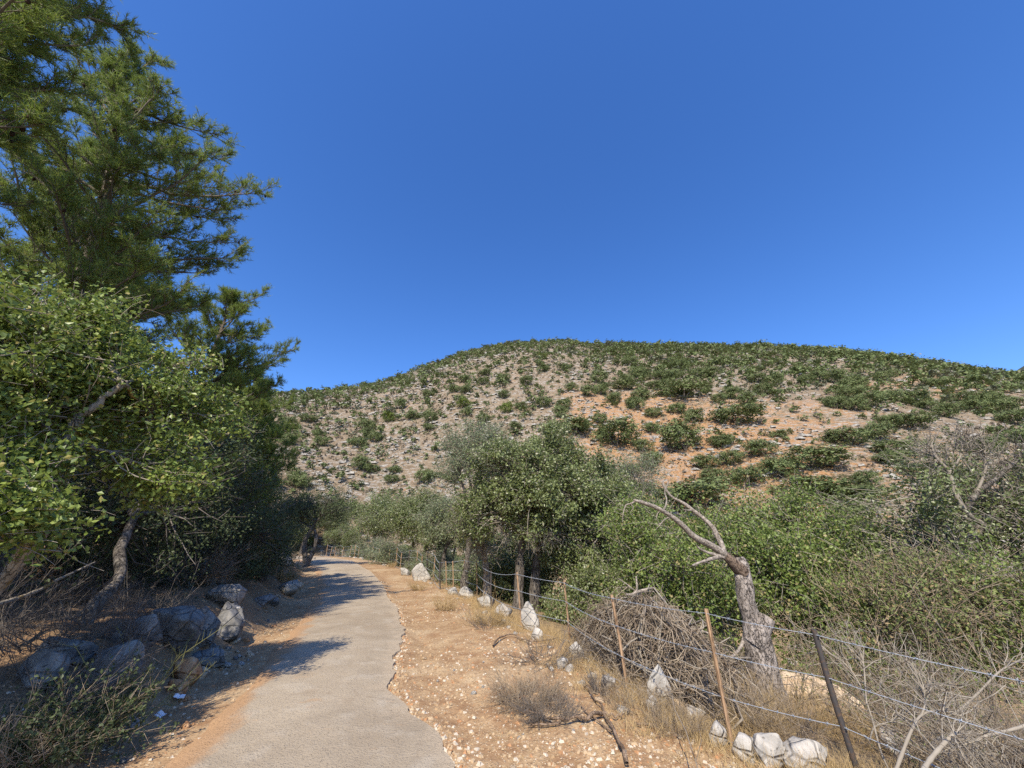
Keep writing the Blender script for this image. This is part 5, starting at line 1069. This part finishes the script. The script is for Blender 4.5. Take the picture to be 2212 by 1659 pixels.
# the rest of them, smaller in the picture, as one mass
def mass(name, label, cat, idx, protos, mat, hf):
    g = Geo()
    for k in idx:
        _, x, y, w = cand[k]; h = (protos if k < 2600 else lo2)[int(rng.integers(5))]; V = np.concatenate(h.V); a = rng.uniform(0, 6.28); c, s_ = math.cos(a), math.sin(a)
        P = np.stack([(V[:, 0] * c - V[:, 1] * s_) * w + x, (V[:, 0] * s_ + V[:, 1] * c) * w + y, V[:, 2] * w * hf * rng.uniform(.8, 1.2) + zs[k] - .1], 1); g.add(P, np.concatenate(h.F))
    return tag(kind(obj(name, g, M[mat], None, False), 'stuff'), label, cat)
lo = [hill_bush(600 + k, 4, 16, 3, .085, .27) for k in range(5)]
lo2 = [hill_bush(620 + k, 4, 8, 3, .085, .36) for k in range(5)]
rest = list(range(276, len(cand))); mass('oak_scrub', 'many small distant oaks and bushes covering the hill up to its ridge', 'bushes', [k for k in rest if kinds_[k] < .86], lo, 'hill_leaf', .95)
mass('grey_scrub', 'greyish small bushes sprinkled between the oaks on the hill', 'bushes', [k for k in rest if kinds_[k] >= .86], lo, 'hill_leaf_grey', .85)
# dry grey brown cushions
def cushions(n, mat, name, label, wmin, wmax, seed, per=26, zsq=.5, rocks=False, smax=1.03, fr=1.0):
    r_ = np.random.default_rng(seed); az = r_.uniform(-46, 72, n); _, rr, r0, _ = hill_par(az); s = r_.uniform(0, smax, n) ** fr; r = r0 + s * (rr - r0); A = np.radians(az); x, y = np.sin(A) * r, np.cos(A) * r
    kx = fbm(x / 7, y / 7, o=3, s=seed) > (-.12 if not rocks else 0.0); x, y, r = x[kx], y[kx], r[kx]; n = len(x); z = ground_z(x, y); w = (wmin + (wmax - wmin) * r_.uniform(0, 1, n) ** 2.2) * (.6 + .5 * np.minimum(r / 150, 1.5))
    g = Geo()
    if rocks:
        BOX8 = np.array([[-1, -.7, -.6], [1, -.6, -.6], [.8, .8, -.6], [-.7, .9, -.6], [-.5, -.5, .6], [.65, -.35, .7], [.45, .55, .55], [-.45, .5, .7]]); bf = np.array([[0, 1, 5, 4], [1, 2, 6, 5], [2, 3, 7, 6], [3, 0, 4, 7], [4, 5, 6, 7]]); pv = []
        for k in range(8):
            vv = BOX8 * (1 + .25 * np.random.default_rng(seed + k).normal(size=(8, 1))); pv.append(vv * 1.1)
        pv = np.array(pv); i = r_.integers(0, 8, n); a = r_.uniform(0, 6.28, n); c, sn = np.cos(a)[:, None], np.sin(a)[:, None]; B = pv[i] * V3(.6, .5, .26)
        P = np.stack([(B[..., 0] * c - B[..., 1] * sn) * w[:, None] + x[:, None], (B[..., 0] * sn + B[..., 1] * c) * w[:, None] + y[:, None], B[..., 2] * w[:, None] + z[:, None] + .05], -1)
        g.add(P, (np.arange(n)[:, None, None] * 8 + bf[None]).reshape(-1, 4))
    else:
        i = np.repeat(np.arange(n), per); m = len(i); dd = unit(r_.normal(size=(m, 3)) + V3(0, 0, .3)); C = np.stack([x, y, z], 1)[i] + dd * V3(.45, .45, zsq) * w[i][:, None] * r_.uniform(.3, 1, (m, 1))
        nn_ = unit(dd + r_.normal(0, .6, (m, 3))); e = unit(np.cross(nn_, r_.normal(size=(m, 3)))); f_ = np.cross(nn_, e); wi = w[i][:, None]
        g.add(np.stack([C - e * wi * .19 - f_ * wi * .12, C + e * wi * .19 - f_ * wi * .12, C + f_ * wi * .26], 1), np.arange(m * 3).reshape(-1, 3))
    return tag(kind(obj(name, g, M[mat], None, False), 'stuff'), label, 'rocks' if rocks else 'scrub')
cushions(21000, 'hill_scrub', 'dry_cushion_scrub', 'grey brown dry cushion shrubs all over the hillside', .6, 1.9, 701, 8)
cushions(7000, 'hill_leaf_grey', 'green_cushion_scrub', 'olive low shrubs dotted over the hillside', .5, 1.6, 702, 9)
cushions(19000, 'hill_rock', 'rock_outcrops', 'pale limestone outcrops scattered over the hillside', .35, 1.7, 703, rocks=True)
